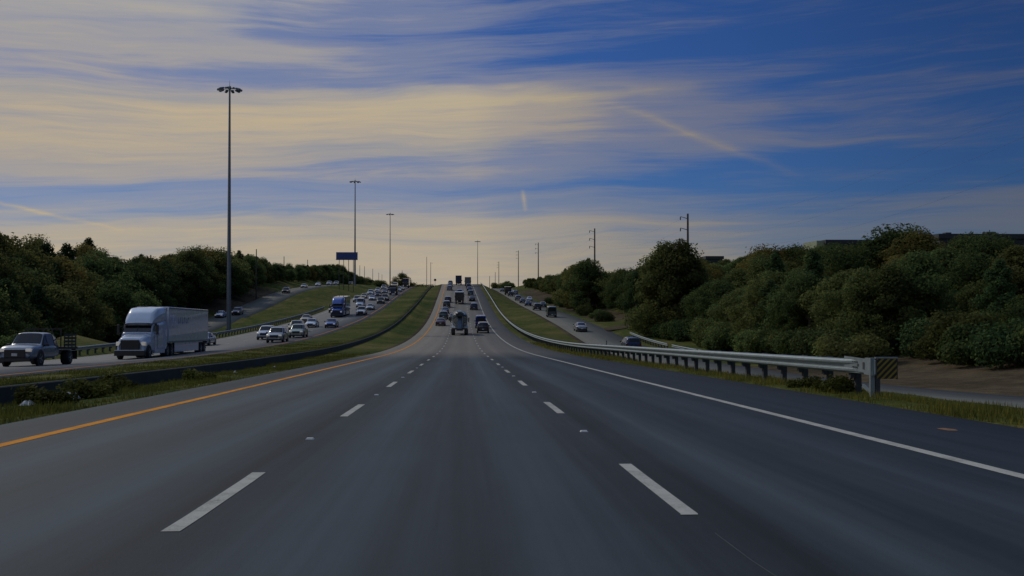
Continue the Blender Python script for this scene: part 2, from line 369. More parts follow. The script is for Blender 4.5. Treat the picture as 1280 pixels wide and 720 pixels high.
KN = [
 (-900, lambda D: front_l(D) + 26), (-400, lambda D: front_l(D) + 20), (-150, lambda D: front_l(D) + 9), (-85, lambda D: front_l(D) + 3.6),
 (-64, lambda D: front_l(D) + .8 + 1.2 * ss(D, 200, 300)), (-57.5, lambda D: front_l(D) + .1 + .4 * ss(D, 200, 300)), (-56, lambda D: front_l(D) - .02),
 (-55.9, lambda D: front_l(D) - U), (-48.1, lambda D: front_l(D) - U), (-48, lambda D: front_l(D) - .02), (-46.5, lambda D: front_l(D) + .05),
 (-40, lambda D: .5 * front_l(D) + .5 * cen_l(D) + .1 + 2.3 * math.exp(-((D - 110) / 13) ** 2)), (-34.5, lambda D: cen_l(D) - .35 + .9 * math.exp(-((D - 104) / 13) ** 2)), (-32.6, lambda D: cen_l(D) - .12), (-32, lambda D: cen_l(D) - .10),
 (-31.9, lambda D: cen_l(D) - .08 - U), (-25, lambda D: cen_l(D) - U), (-18.6, lambda D: near_l(D) - U), (-18.5, lambda D: near_l(D) - .02),
 (-17.6, lambda D: near_l(D) + .03), (-14.5, lambda D: .5 * near_l(D) + .5 * wall_t(D) - .05), (-11.47, lambda D: wall_t(D) + .04), (-11.38, lambda D: wall_t(D) - .56),
 (-11.2, lambda D: wall_t(D) - .46 + .14 * ss(D, 70, 160)), (-9.5, lambda D: .65 * (main_z(D) - .15) + .35 * (wall_t(D) - .47 + .12 * ss(D, 70, 160))), (-7.6, lambda D: main_z(D) - .05), (-7.0, lambda D: main_z(D) - .02),
 (-6.9, lambda D: main_z(D) - U), (7.9, lambda D: main_z(D) - U), (8.0, lambda D: main_z(D) - .02), (8.6, lambda D: main_z(D) + .02), (9.6, lambda D: main_z(D) - .06),
 (12, lambda D: .7 * main_z(D) + .3 * front_r(D)), (16.2, lambda D: front_r(D) + .02), (17, lambda D: front_r(D) - .02), (17.1, lambda D: front_r(D) - U),
 (23.9, lambda D: front_r(D) - U), (24, lambda D: front_r(D) - .02), (25.5, lambda D: front_r(D) + .02), (30, lambda D: front_r(D) + .25),
 (36, lambda D: front_r(D) + 1.0 + .8 * ss(D, 120, 260)), (50, lambda D: front_r(D) + 3.2 + .8 * ss(D, 120, 260)), (85, lambda D: front_r(D) + 8.5), (150, lambda D: front_r(D) + 12),
 (400, lambda D: front_r(D) + 16), (900, lambda D: front_r(D) + 18)]
KX = [k[0] for k in KN]
def raw(X, D):
    i = min(max(int(np.searchsorted(KX, X, 'right')) - 1, 0), len(KX) - 2)
    u = (X - KX[i]) / (KX[i + 1] - KX[i]); u = min(max(u, 0), 1)
    return KN[i][1](D) * (1 - u) + KN[i + 1][1](D) * u
def ground(X, D):       # X = distance from the highway's own centreline of travel
    return raw(X, D) + EYE
def P(X, D, dz=0): return (X + xoff(D), D, ground(X, D) + dz)

YS = list(np.arange(-60, 120, 2.0)) + list(np.arange(120, 620, 4.0)) + list(np.arange(620, 1500, 20.0)) + [1500, 1900, 2500, 3500, 5000]
# ground: one sheet
gx = []
for a, c in zip(KX[:-1], KX[1:]):
    gx += list(np.linspace(a, c, max(1, int(math.ceil((c - a) / (3.0 if abs(a) < 60 else 30)))) + 1)[:-1])
gx.append(KX[-1]); gx = [-3500, -1800] + gx + [1800, 3500]
nrm = np.random.default_rng(3).normal(0, 1, (len(YS), len(gx)))
vs = []; fs = []
for j, D in enumerate(YS):
    for i, X in enumerate(gx):
        z = raw(min(max(X, -900), 900), min(D, 1500))
        onroad = (-56.5 < X < -47.5) or (-33 < X < -17.7) or (-12.4 < X < -10.6) or (-7.4 < X < 8.4) or (16.6 < X < 24.6)
        if not onroad: z += nrm[j, i] * (.025 if abs(X) < 40 else .25)
        vs.append((X + xoff(D), D, z + EYE))
W = len(gx)
for j in range(len(YS) - 1):
    for i in range(W - 1): fs.append((j * W + i, j * W + i + 1, (j + 1) * W + i + 1, (j + 1) * W + i))
me = bpy.data.meshes.new('ground'); me.from_pydata(vs, [], fs); me.materials.append(M_GRASS); me.materials.append(M_DRY)
mi = []
for j in range(len(YS) - 1):
    for i in range(W - 1):
        X = gx[i]; D = YS[j]
        mi.append(1 if (24 <= X < 35 and 30 < D < 92) or (25 <= X < 33 and 200 < D < 480) or (-64 <= X < -57 and 255 < D < 330) or (16.0 < X < 16.9) or (-7.7 <= X < -7.0 and 105 < D < 480) or (-8.9 < X < -7.0 and 131 < D < 140) else 0)
me.polygons.foreach_set('material_index', mi); me.polygons.foreach_set('use_smooth', [True] * len(fs)); me.update()
struct(link('ground', me))

def ribbon(name, xs, zf, m, y0=-60, y1=5000, skirt=True):
    ys = [y for y in YS if y0 <= y <= y1]
    vs = []; fs = []
    cols = [(xs[0], -.14)] + [(x, 0) for x in xs] + [(xs[-1], -.14)] if skirt else [(x, 0) for x in xs]
    for D in ys:
        for x, dz in cols: vs.append((x + xoff(D), D, zf(x, min(D, 1500)) + dz + EYE))
    W = len(cols)
    for j in range(len(ys) - 1):
        for i in range(W - 1): fs.append((j * W + i, j * W + i + 1, (j + 1) * W + i + 1, (j + 1) * W + i))
    me = bpy.data.meshes.new(name); me.from_pydata(vs, [], fs); me.materials.append(m)
    me.polygons.foreach_set('use_smooth', [True] * len(fs)); me.update()
    return struct(link(name, me))
def lz(x, D): 
    t = (x + 25) / 6.5
    return cen_l(D) * (1 - t) + near_l(D) * t if x > -25 else cen_l(D) + .08 * (x + 25) / 7
ribbon('highway_road', [-7.0, -2.0, 2.0, 8.0], lambda x, D: main_z(D), M_ASPH)
ribbon('opposite_road', [-32, -25, -18.5], lz, M_ASPH2)
ribbon('left_frontage_road', [-56, -48], lambda x, D: front_l(D), M_ASPH3)
ribbon('right_frontage_road', [17, 24], lambda x, D: front_r(D), M_ASPH3)

# painted lines: sheets 4 mm above the asphalt
def paint_strip(name, x0, x1, y0, y1, zf, m, w=1.0):
    ys = sorted(set([y0, y1] + [y for y in YS if y0 < y < y1])); r = random.Random(int(y0 * 7 + x0 * 13)); vs = []; fs = []
    for k, D in enumerate(ys):
        j = r.uniform(-.006, .006)
        for x in (x0 + j, x1 + j):
            a, c = max(q for q in YS if q <= D), min(q for q in YS if q >= D)
            z = zf(x, D) if a == c else zf(x, a) + (zf(x, c) - zf(x, a)) * (D - a) / (c - a)
            X0 = xoff(D) if a == c else xoff(a) + (xoff(c) - xoff(a)) * (D - a) / (c - a)
            vs.append((x + X0, D, z + EYE + .004 + .00002 * max(D, 0)))
    for k in range(len(ys) - 1): fs.append((2 * k, 2 * k + 1, 2 * k + 3, 2 * k + 2))
    me = bpy.data.meshes.new(name); me.from_pydata(vs, [], fs); me.materials.append(m); me.update()
    return struct(link(name, me))
mz = lambda x, D: main_z(D)
paint_strip('yellow_edge_line', -5.75, -5.57, -40, 520, mz, M_YEL)
paint_strip('white_edge_line', 5.17, 5.34, -40, 520, mz, M_WHT)
paint_strip('yellow_edge_line', -19.6, -19.45, -40, 520, lz, M_YEL)
paint_strip('white_edge_line', -30.8, -30.65, -40, 520, lz, M_WHT)
for k in range(-2, 40):
    for x in (-1.99, 1.67):
        y = 7.45 + 10.62 * k + (.5 if x > 0 else 0)
        paint_strip('lane_marking', x - .065, x + .065, y, y + 3.2, mz, M_WHT)
for k in range(2, 32):
    for x in (-23.2, -27.0):
        y = 7 + 10.62 * k
        paint_strip('lane_marking', x - .06, x + .06, y, y + 3.1, lz, M_WHT)
# thin tar scar beside the right lane line
mb = MB(); pts = [(1.725, 5.5), (1.71, 5.9), (1.69, 6.3), (1.685, 6.7), (1.68, 7.2)]
for (xa, ya), (xb, yb) in zip(pts[:-1], pts[1:]):
    za, zb = main_z(ya) + EYE + .004, main_z(yb) + EYE + .004
    mb.add([(xa, ya, za), (xa + .006, ya, za), (xb + .005, yb, zb), (xb, yb, zb)], [(0, 1, 2, 3)], mat('scratch_grey', (.075, .08, .085), .8))
struct(part('road_scratch', mb, None))
# orange survey paint on the right shoulder
mb = MB(); vs = []
for k in range(11):
    t = 2 * math.pi * k / 11; r = .8 + .35 * random.random()
    vs.append((6.83 + .12 * r * math.cos(t), 15.0 + .26 * r * math.sin(t), 0))
vs = [(x, y, main_z(y) + EYE + .005) for x, y, _ in vs]
mb.add(vs, [tuple(range(11))], mat('orange_paint', (.17, .085, .035), .8, var=.5, scale=9))
struct(part('orange_paint_mark', mb, None))
# raised reflective markers between the dashes
mb = MB(); mb.box((0, 0, .009), (.11, .10, .018), mat('marker_white', (.5, .5, .46), .4), top=.7)
mk = mb.mesh('road_marker'); ordw = ['first', 'second', 'third', 'fourth', 'fifth']
for k in range(4):
    for x, s in ((-1.99, 'left'), (1.67, 'right')):
        y = 14.1 + 10.62 * k + (.9 if x > 0 else 0)
        o = link('road_marker', mk, None, (x, y, main_z(y) + EYE))
        tag(o, f'{ordw[k]} small raised reflector from the camera in the {s} dashed lane line', 'road marker', 'raised reflectors between the lane dashes')

# dirt driveway off the right frontage road
mb = MB(); vs = []; fs = []
for k in range(15):
    t = k / 14; X = 23.6 + 14 * t; D = 178 + 20 * t + 6 * t * t; w = 4.5 * (1 - .45 * t)
    for s in (-1, 0, 1): vs.append((X + xoff(D), D + s * w, max(ground(X, D + s * w) + .07, front_r(D) + EYE + .006)))
for k in range(14):
    for i in range(2): fs.append((k * 3 + i, k * 3 + 3 + i, k * 3 + 4 + i, k * 3 + 1 + i))
mb.add(vs, fs, M_DRY, True); struct(part('driveway_path', mb, None))

# ------------------------------------------------------------------ low median wall
mb = MB(); ys = [y for y in YS if -60 <= y <= 620]; vs = []; fs = []
sec = [(-11.30, -.62), (-11.33, -.03), (-11.36, 0.0), (-11.43, 0.0), (-11.45, -.02), (-11.46, -.62)]
for D in ys:
    for x, dz in sec: vs.append((x + xoff(D), D, wall_t(D) + EYE + dz))
W = len(sec)
for j in range(len(ys) - 1):
    for i in range(W - 1): fs.append((j * W + i, j * W + i + 1, (j + 1) * W + i + 1, (j + 1) * W + i))
mb.add(vs, fs, M_CONC)
tag(part('median_wall', mb, None), 'long low dark concrete wall running through the grassy median', 'wall')

# ------------------------------------------------------------------ guardrails
WSEC = [(.0, .315), (.06, .30), (.095, .262), (.095, .222), (.05, .195), (.0, .175), (.0, .125), (.05, .105), (.095, .078), (.095, .038), (.06, 0), (.0, -.015)]
def rail_beam(X, y0, y1, side, m, flat_from=None, top=.50, step=2.0):
    """W-beam; side = -1 faces the road to the left"""
    ys = [y0] + [y for y in np.arange(math.ceil(y0 + .3), y1, step if y1 < 200 else 2)] + [y1]
    mb = MB(); vs = []; fs = []
    for D in ys:
        k = 1.0
        if flat_from is not None: k = ss(D, flat_from[0], flat_from[1])
        gz = ground(X, D)
        for (dx, dz) in WSEC:
            d = dx * k + (.01 if dx > 0 else 0)
            vs.append((X + xoff(D) + side * d, D, gz + top + dz * (1 if k > .5 else 1)))
        for (dx, dz) in reversed(WSEC):
            d = dx * k
            vs.append((X + xoff(D) + side * (d - .012), D, gz + top + dz))
    W = len(WSEC) * 2
    for j in range(len(ys) - 1):
        for i in range(W):
            k = (i + 1) % W; fs.append((j * W + i, j * W + k, (j + 1) * W + k, (j + 1) * W + i))
    fs.append(tuple(range(W))); fs.append(tuple(reversed(range((len(ys) - 1) * W, len(ys) * W))))
    mb.add(vs, fs, m, False); return mb
def guardrail(label, X, y0, y1, side, spacing, maxposts, ps=1.0, m=M_GALV):
    t = thing('guardrail', label, 'guardrail', P(X, y0))
    t.rotation_euler = (0, 0, 0); off = Vector(t.location)
    b_ = part('rail_beam', rail_beam(X, y0, y1, side, m, (y0 - .3, y0 + 1.6)), t); b_.location = -off
    q = MB(); q.box((0, 0, .32), (.13, .16, 1.2), M_POST); q.box((side * .13, 0, .64), (.11, .14, .34), M_POST)
    pm = q.mesh('post')
    n = int((y1 - y0) / spacing)
    for k in range(min(n, maxposts)):
        D = y0 + spacing * (k + .5); p = Vector(P(X, D)) - off
        link('post', pm, t, (p.x - side * .20, p.y, p.z - .1)).rotation_euler = (0, random.uniform(-.02, .02), random.uniform(-.05, .05))
    if n > maxposts:
        q = MB()
        for k in range(maxposts, n):
            D = y0 + spacing * (k + .5); p = Vector(P(X, D)) - off; q.box((p.x - side * .20, p.y, p.z + .2), (.17, .2, .9), M_POST)
        o = part('post', q, t); o['kind'] = 'stuff'
    return t
gr = guardrail('long galvanised guardrail along the right shoulder starting at a striped end panel', 9.0, 23.9, 455, -1, 1.95, 98)
off = Vector(gr.location)
# end terminal: flattened plate, impact head, striped object marker
p0 = Vector(P(9.0, 23.3)) - off
q = MB()
q.box((p0.x - .03, p0.y + .85, p0.z + .66), (.03, 1.9, .31), M_GALV)
q.box((p0.x - .05, p0.y + .2, p0.z + .66), (.07, .5, .37), M_GALV, top=.8)
for k in range(6): q.box((p0.x - .052, p0.y + .95 + .12 * (k % 3), p0.z + (.60 if k < 3 else .72)), (.03, .03, .03), M_POST)
q.box((p0.x - .02, p0.y + .9, p0.z + .655), (.06, .12, .06), M_POST)
q.box((p0.x - .06, p0.y + .45, p0.z + .66), (.07, .08, .16), M_POST)
o = part('end_terminal', q, gr)
q = MB(); q.box((p0.x - .06, p0.y + .03, p0.z + .28), (.09, .08, 1.16), M_GALV); q.box((p0.x + .06, p0.y + .05, p0.z + .22), (.10, .12, 1.10), M_POST)
q.box((p0.x, p0.y + .35, p0.z + .10), (.05, .75, .06), M_GALV, rx=.3)
part('end_post', q, gr)
m_, b_, p_ = principled('marker_stripes')
tc_ = b_.new('ShaderNodeTexCoord'); sp_ = b_.new('ShaderNodeSeparateXYZ'); b_.nt.links.new(tc_.outputs['Object'], sp_.inputs[0])
st = b_.m('SINE', b_.m('MULTIPLY', b_.m('ADD', b_.m('MULTIPLY', sp_.outputs[0], -1.0), sp_.outputs[2]), 46.0))
st = b_.m('GREATER_THAN', st, .15)
b_.put(p_.inputs['Base Color'], b_.mix(st, (.012, .012, .013, 1), (.22, .16, .012, 1))); p_.inputs['Roughness'].default_value = .6
q = MB(); q.box((0, 0, 0), (.44, .035, .44), m_)
o = part('striped_marker_panel', q, gr); o.location = p0 + Vector((.26, .0, .62))
q = MB(); q.box((0, 0, .24), (.50, .07, .03), M_GALV); q.box((-.235, 0, 0), (.025, .06, .46), M_POST); q.box((.235, 0, 0), (.02, .06, .46), M_POST)
part('panel_frame', q, gr).location = p0 + Vector((.26, .03, .62))
guardrail('guardrail along the far side of the opposite carriageway behind the trucks', -32.9, 66, 262, 1, 2.0, 98)
guardrail('short pale guardrail at the right frontage road beside the woods', 25.0, 100, 128, -1, 2.0, 30)
guardrail('farther short guardrail at the right frontage road near the driveway', 25.0, 131, 160, -1, 2.0, 30)
q = MB(); q.tube((0, 0, -.2), (0, 0, 1.5), .06, .055, M_POST, 8); q.tube((0, 0, 1.5), (0, 0, 1.56), .055, .02, M_POST, 8)
q.box((0, -.062, 1.3), (.07, .012, .2), M_GALV)
tag(link('marker_post', q.mesh('marker_post'), None, P(15.9, 119)), 'dark slim marker post standing between the long guardrail and the right frontage road', 'post')

# ------------------------------------------------------------------ masts and poles
def mast(px, ytop, D, label, heads=10, r=.36):
    X = (px - 580) / F * D; zt = (380 - ytop) / F * D + EYE; Xr = X - xoff(D); g = ground(Xr, D); h = zt - g
    t = thing('high_mast_light', label, 'light mast', (X, D, g), 0, 'tall highway mast lights')
    q = MB(); z = 0; n = 5
    for k in range(n):
        a, c = k / n, (k + 1) / n
        q.tube((0, 0, h * a - (.3 if k == 0 else 0)), (0, 0, h * c), r * (1 - .62 * a), r * (1 - .62 * c) * 1.0, M_POLE, 12)
    q.tube((0, 0, -.1), (0, 0, .35), r * 1.6, r * 1.5, M_CONC, 12)
    part('pole', q, t)
    q = MB(); R_ = 1.35
    q.lathe((0, 0, h - .55), (0, 0, 1), [(0, .30), (.5, .34), (.6, .1)], M_POLE, 12)
    pts = [(R_ * math.cos(2 * math.pi * k / 20), R_ * math.sin(2 * math.pi * k / 20), h - .45) for k in range(21)]
    q.path(pts, .05, M_POLE, 6)
    for k in range(4):
        a = math.pi / 2 * k + .3; q.tube((0, 0, h - .4), (R_ * math.cos(a), R_ * math.sin(a), h - .45), .04, .04, M_POLE, 6)
    q.tube((0, 0, h), (0, 0, h + 1.1), .05, .015, M_POLE, 6)
    part('lamp_ring', q, t)
    q = MB(); q.rbox((0, .0, 0), (.46, .95, .34), .1, M_POLE); q.box((0, .1, -.18), (.36, .6, .03), M_RIM)
    lm = q.mesh('luminaire')
    for k in range(heads):
        a = 2 * math.pi * (k + .35) / heads
        o = link('luminaire', lm, t, ((R_ + .45) * math.cos(a), (R_ + .45) * math.sin(a), h - .6)); o.rotation_euler = (-.25, 0, a - math.pi / 2)
    return t
mast(289.5, 110, 200, 'tallest and nearest grey high mast light, standing behind the white semi trailer', 10, .42)
mast(444.5, 226, 428, 'second nearest high mast light, in front of the blue sign board', 8, .40)
mast(488, 267, 600, 'third nearest high mast light, left of the lone tree on the crest', 8, .36)
mast(597, 301, 800, 'farthest high mast light, beyond the crest right of the box trucks', 8, .34)

def pole(px, ytop, D, label, arms=3, r=.2, side=-1):
    X = (px - 580) / F * D; zt = (380 - ytop) / F * D + EYE; g = ground(X - xoff(D), D); h = zt - g
    t = thing('utility_pole', label, 'utility pole', (X, D, g), 0, 'utility poles')
    q = MB(); q.tube((0, 0, -.4), (0, 0, h), r * 1.25, r * .75, M_WOODP, 10); part('pole', q, t)
    if arms:
        for k in range(arms):
            q = MB(); z = h - .6 - 1.9 * k; s = side if arms == 3 else 1
            q.tube((0, 0, z - .25), (s * 1.25, 0, z + .1), .06, .045, M_WOODP, 6)
            part('crossarm', q, t)
            q = MB(); q.lathe((s * 1.25, 0, z + .05), (0, 0, -1), [(0, .05), (.08, .11), (.16, .06), (.26, .11), (.34, .06), (.45, .1), (.55, .04)], M_WIRE, 8)
            part('insulator', q, t)
    return (X, D, g + h)
A = pole(862, 266, 180, 'nearest tall steel utility pole rising from the big round tree on the right', 3, .21)
B = pole(744, 285, 262, 'second utility pole on the right, above the dark clump of trees', 3, .21)
Cc = pole(673, 303, 464, 'third utility pole on the right, above the low tree line', 3, .22)
Dd = pole(648, 313, 620, 'fourth utility pole on the right, thin against the pale sky', 3, .22)
Ee = pole(623.5, 327, 820, 'utility pole with arms just right of the crest', 3, .24)
pole(619, 340, 760, 'short distant utility pole left of the armed pole past the crest', 0, .2)
pole(612, 345, 800, 'tiny far utility pole over the crest', 0, .2)
for px, yt, D, w in ((431, 334, 640, 'leftmost of the row'), (437, 336, 660, 'second in the row'), (450.5, 332, 660, 'third in the row'), (456.3, 333, 640, 'thickest of the row'),
                     (466.5, 336, 690, 'sixth in the row'), (474, 341, 760, 'shorter pole of the row'), (478, 343, 800, 'last of the row'), (503, 338, 720, 'above the lone tree'), (323, 312, 300, 'poking above the left woods'), (357, 321, 420, 'above the dark left woods'), (386, 325, 470, 'above the far left woods')):
    pole(px, yt, D, f'thin distant utility pole left of the highway, {w}', 0, .16)
pole(533.5, 321, 900, 'slim pole on the crest left of the main lanes, the taller of two', 0, .22)
pole(538.5, 328, 900, 'slim pole on the crest left of the main lanes, the shorter of two', 1, .22)
def wire(a, c, dx, dz, sag, label):
    q = MB(); pts = []
    for k in range(17):
        t = k / 16; pts.append((a[0] + (c[0] - a[0]) * t + dx, a[1] + (c[1] - a[1]) * t, a[2] + (c[2] - a[2]) * t + dz - sag * 4 * t * (1 - t)))
    q.path(pts, .005, M_WIRE, 4); tag(part('power_line', q, None), label, 'power line', 'overhead power lines')
near_pole = (34, 42, ground(34, 42) + 17.5)
for k, w in enumerate(('top', 'middle', 'lowest')):
    wire(near_pole, A, -1.25, -1.0 - 1.9 * k, 3.4, f'{w} wire running out of the picture from the nearest right utility pole')
    wire(A, B, -1.25, -1.0 - 1.9 * k, 2.0, f'{w} wire between the nearest and the second right utility poles')
    wire(B, Cc, -1.25, -1.0 - 1.9 * k, 3.0, f'{w} wire between the second and the third right utility poles')
# the pole that carries them, beside the camera
gz = ground(34, 42)
t = thing('utility_pole', 'tall utility pole out of frame that holds the near wires', 'utility pole', (34, 42, gz))
q = MB(); q.tube((0, 0, -.4), (0, 0, 17.6), .27, .17, M_WOODP, 10); part('pole', q, t)
for k in range(3):
    q = MB(); q.tube((0, 0, 16.7 - 1.9 * k), (-1.25, 0, 17.0 - 1.9 * k), .06, .045, M_WOODP, 6); part('crossarm', q, t)

# blue board on posts
D = 372; X = (434.5 - 580) / F * D; g = ground(X - xoff(D), D); zb, zt = (380 - 325.3) / F * D + EYE, (380 - 315.6) / F * D + EYE
t = thing('billboard', 'long blank blue sign board on thin posts behind the second mast', 'sign board', (X, D, g))
q = MB(); q.box((0, 0, (zb + zt) / 2 - g), (26.5 / F * D, .5, zt - zb), M_BLUE_SIGN); part('board', q, t)
q = MB(); q.box((0, -.3, zb - g + .1), (26.9 / F * D, .2, .18), M_POST); part('catwalk', q, t)
pmesh = MB().tube((0, 0, -.5), (0, 0, zb - g), .11, .10, M_POST, 8).mesh('post')
for dx in (-2.6, -1.1, .6, 2.2): link('post', pmesh, t, (dx, 0, 0))
# small round sign at the crest
q = MB(); D = 470; X = (544 - 580) / F * D; g = ground(X - xoff(D), D); h = (380 - 350) / F * D + EYE - g
t = thing('road_sign', 'small dark sign on a thin post at the crest of the median', 'road sign', (X, D, g))
q.tube((0, 0, -.3), (0, 0, h), .05, .05, M_POST, 6); part('post', q, t)
q = MB(); q.lathe((0, -.05, h), (0, 1, 0), [(0, .55), (.03, .55)], M_POST, 12); part('sign_panel', q, t)

# ------------------------------------------------------------------ buildings on the right hill
def building(px0, px1, ytop, D, depth, label, wallm, lite=False):
    X0, X1 = (px0 - 580) / F * D, (px1 - 580) / F * D; cx = (X0 + X1) / 2; w = X1 - X0
    g = min(ground(X0, D), ground(X1, D)) - 1; h = (380 - ytop) / F * D + EYE - g
    t = thing('flat_roof_building', label, 'building', (cx, D + depth / 2, g))
    q = MB(); q.box((0, 0, (h - .9) / 2), (w, depth, h - .9), wallm); part('wall', q, t)
    q = MB(); q.box((0, 0, h - .45), (w + .8, depth + .8, .9), M_ROOF); part('roof', q, t)
    n = max(2, int(w / 4)); wm = MB().box((0, 0, 0), (1.9, .12, 1.5), M_GLASS); wm.box((0, -.02, -.82), (2.1, .16, .1), wallm); wm = wm.mesh('window')
    for k in range(n): link('window', wm, t, (-w / 2 + w * (k + .5) / n, -depth / 2 - .03, h - 2.4))
    return t, w, h, depth
t, w, h, dp = building(1040, 1102, 298.5, 240, 14, 'long low pale walled building roof showing above the right hilltop trees', M_WALL)
q = MB(); q.box((-w / 2 - .9, -1, h - 1.1), (2.2, 10, 1.9), mat('pale_green_wall', (.24, .27, .17), .8)); part('stair_block', q, t)
t, w, h, dp = building(1186, 1330, 290.5, 200, 16, 'dark flat roofed building above the trees at the right edge', M_WALL)
q = MB(); q.box((-w / 2 + 5, 0, h + .3), (1.1, 1.5, .9), M_POST); q.box((w / 2 - 8, 0, h + .4), (1.6, 2, 1.0), M_POST); part('rooftop_unit', q, t)
building(886, 906, 319.5, 330, 8, 'small dark roofed building peeking above the middle of the right woods', M_POST)

# ------------------------------------------------------------------ vegetation
def leaf_cloud(clumps, n, size, m, name, flat=.25, seed=0, aspect=1.7):
    r = np.random.default_rng(seed)
    cl = np.array([c[:3] for c in clumps]); cr = np.array([c[3:6] for c in clumps])
    wt = (cr.prod(1)) ** (2 / 3); wt /= wt.sum()
    k = r.choice(len(cl), n, p=wt)
    d = r.normal(0, 1, (n, 3)); d /= np.linalg.norm(d, axis=1)[:, None]
    rad_ = r.random(n) ** .38
    rad_ = rad_ * (1 + .15 * np.abs(r.normal(0, 1, n)) * (r.random(n) < .4))
    pos = cl[k] + d * cr[k] * rad_[:, None]
    ctr = cl.mean(0); out = pos - ctr; out /= np.linalg.norm(out, axis=1)[:, None] + 1e-6
    nr = d * .6 + out * .3 + r.normal(0, .55, (n, 3)); nr[:, 2] += flat; nr /= np.linalg.norm(nr, axis=1)[:, None]
    a = np.cross(nr, r.normal(0, 1, (n, 3))); a /= np.linalg.norm(a, axis=1)[:, None] + 1e-6
    bb = np.cross(nr, a); s = size * (.6 + .8 * r.random(n))[:, None]
    a = a * s * .5 * aspect; bb = bb * s * .5
    v = np.empty((n, 4, 3)); v[:, 0] = pos - a; v[:, 1] = pos + bb * .9 - a * .1; v[:, 2] = pos + a; v[:, 3] = pos - bb * .9 - a * .1
    v = v.reshape(-1, 3); v[:, 2] = np.maximum(v[:, 2], .02)
    me = bpy.data.meshes.new(name); me.vertices.add(4 * n); me.vertices.foreach_set('co', v.ravel())
    me.loops.add(4 * n); me.loops.foreach_set('vertex_index', np.arange(4 * n, dtype=np.int32))
    me.polygons.add(n); me.polygons.foreach_set('loop_start', np.arange(0, 4 * n, 4, dtype=np.int32)); me.polygons.foreach_set('loop_total', np.full(n, 4, np.int32))
    me.materials.append(m); me.update(calc_edges=True); return me
def oak(seed, n=9000, m=M_LEAF, tall=1.0, low=.12):
    """unit tree about 10 m high, 9 m wide"""
    r = random.Random(seed); q = MB(); cl = []
    H = 10 * tall; top = (r.uniform(-.4, .4), r.uniform(-.4, .4), H * .45)
    q.tube((0, 0, -.5), (top[0] * .5, top[1] * .5, H * .22), .30, .22, M_BARK, 8); q.tube((top[0] * .5, top[1] * .5, H * .22), top, .22, .15, M_BARK, 8)
    nc = 34
    for k in range(nc):
        a = 2.4 * k + r.uniform(-.4, .4); u = (k + .5) / nc
        z = H * (low + (.90 - low) * u + r.uniform(-.03, .03))
        prof = math.sin(math.pi * min(max((u * .86 + .16), 0), 1)) ** .7
        R_ = 4.1 * prof * r.uniform(.45, 1.12)
        x, y = R_ * math.cos(a), R_ * math.sin(a)
        s = r.choice((.6, .8, 1.0, 1.3, 1.6)) * r.uniform(.85, 1.1)
        cl.append((x, y, z, s * 1.25, s * 1.25, s * .9))
        if k % 2 == 0:
            q.tube((top[0] * .6, top[1] * .6, min(z * .75, H * .42)), (x * .8, y * .8, z), .11, .03, M_BARK, 6)
    for k in range(4): cl.append((r.uniform(-1, 1), r.uniform(-1, 1), H * r.uniform(.4, .8), 1.9, 1.9, 1.6))
    return q.mesh('trunk'), leaf_cloud(cl, int(n * 2.2), .18, m, 'crown', seed=seed)
def cedar(seed, n=8000):
    r = random.Random(seed); q = MB(); cl = []
    q.tube((0, 0, -.5), (0, 0, 8.2), .22, .04, M_BARK, 8)
    for k in range(26):
        u = (k + .5) / 26; z = .6 + 9 * u; R_ = 2.9 * (1 - u) ** .75 * r.uniform(.5, 1.05); a = 2.4 * k
        s = r.uniform(.7, 1.1) * (1.15 - .6 * u)
        cl.append((R_ * math.cos(a), R_ * math.sin(a), z, s * 1.1, s * 1.1, s * 1.1))
        if k % 3 == 0: q.tube((0, 0, z * .9), (R_ * .8 * math.cos(a), R_ * .8 * math.sin(a), z), .06, .02, M_BARK, 5)
    return q.mesh('trunk'), leaf_cloud(cl, int(n * 1.6), .17, M_LEAF2, 'crown', seed=seed)
def shrub(seed, m, n=3200):
    r = random.Random(seed); q = MB(); cl = []
    for k in range(9):
        a = 2.4 * k; R_ = 1.5 * r.uniform(.2, 1); z = r.uniform(.5, 1.7); s = r.uniform(.6, 1.0)
        cl.append((R_ * math.cos(a), R_ * math.sin(a), z, s, s, s * .9)); q.tube((0, 0, -.1), (R_ * .7 * math.cos(a), R_ * .7 * math.sin(a), z), .05, .02, M_BARK, 5)
    return q.mesh('stem'), leaf_cloud(cl, int(n * 2.2), .11, m, 'foliage', seed=seed)
def sparse(seed):
    tm, cm = oak(seed, 2300, M_LEAF3, 1.0, .35); return tm, cm
OAKS = [oak(11), oak(12), oak(13, 9500, M_LEAF, 1.05), oak(14, 9000, M_LEAF3), oak(15, 10000, M_LEAF, .9, .05), oak(16, 9000, M_LEAF3, 1.0, .06)]
CEDARS = [cedar(21), cedar(22)]
SHRUBS = [shrub(31, M_LEAF), shrub(32, M_LEAF3), shrub(33, M_LEAF2)]
SPARSE = [sparse(41)]
def plant(kind, X, D, h, label, cat, group, wide=1.0):
    src = {'oak': OAKS, 'cedar': CEDARS, 'shrub': SHRUBS, 'sparse': SPARSE}[kind]; i = random.randrange(len(src)); tm, cm = src[i]
    base = {'oak': 10.0, 'cedar': 10.0, 'shrub': 2.4, 'sparse': 10.0}[kind]; s = h / base
    name = {'oak': 'oak_tree', 'cedar': 'cedar_tree', 'shrub': 'shrub', 'sparse': 'thin_tree'}[kind]
    t = thing(name, label, cat, P(X, D, -.15), random.uniform(0, 6.28), group)
    w = s * random.uniform(.95, 1.2) * wide; t.scale = (w, w, s)
    link('trunk' if kind != 'shrub' else 'stem', tm, t); link('crown' if kind != 'shrub' else 'foliage', cm, t)
    return t
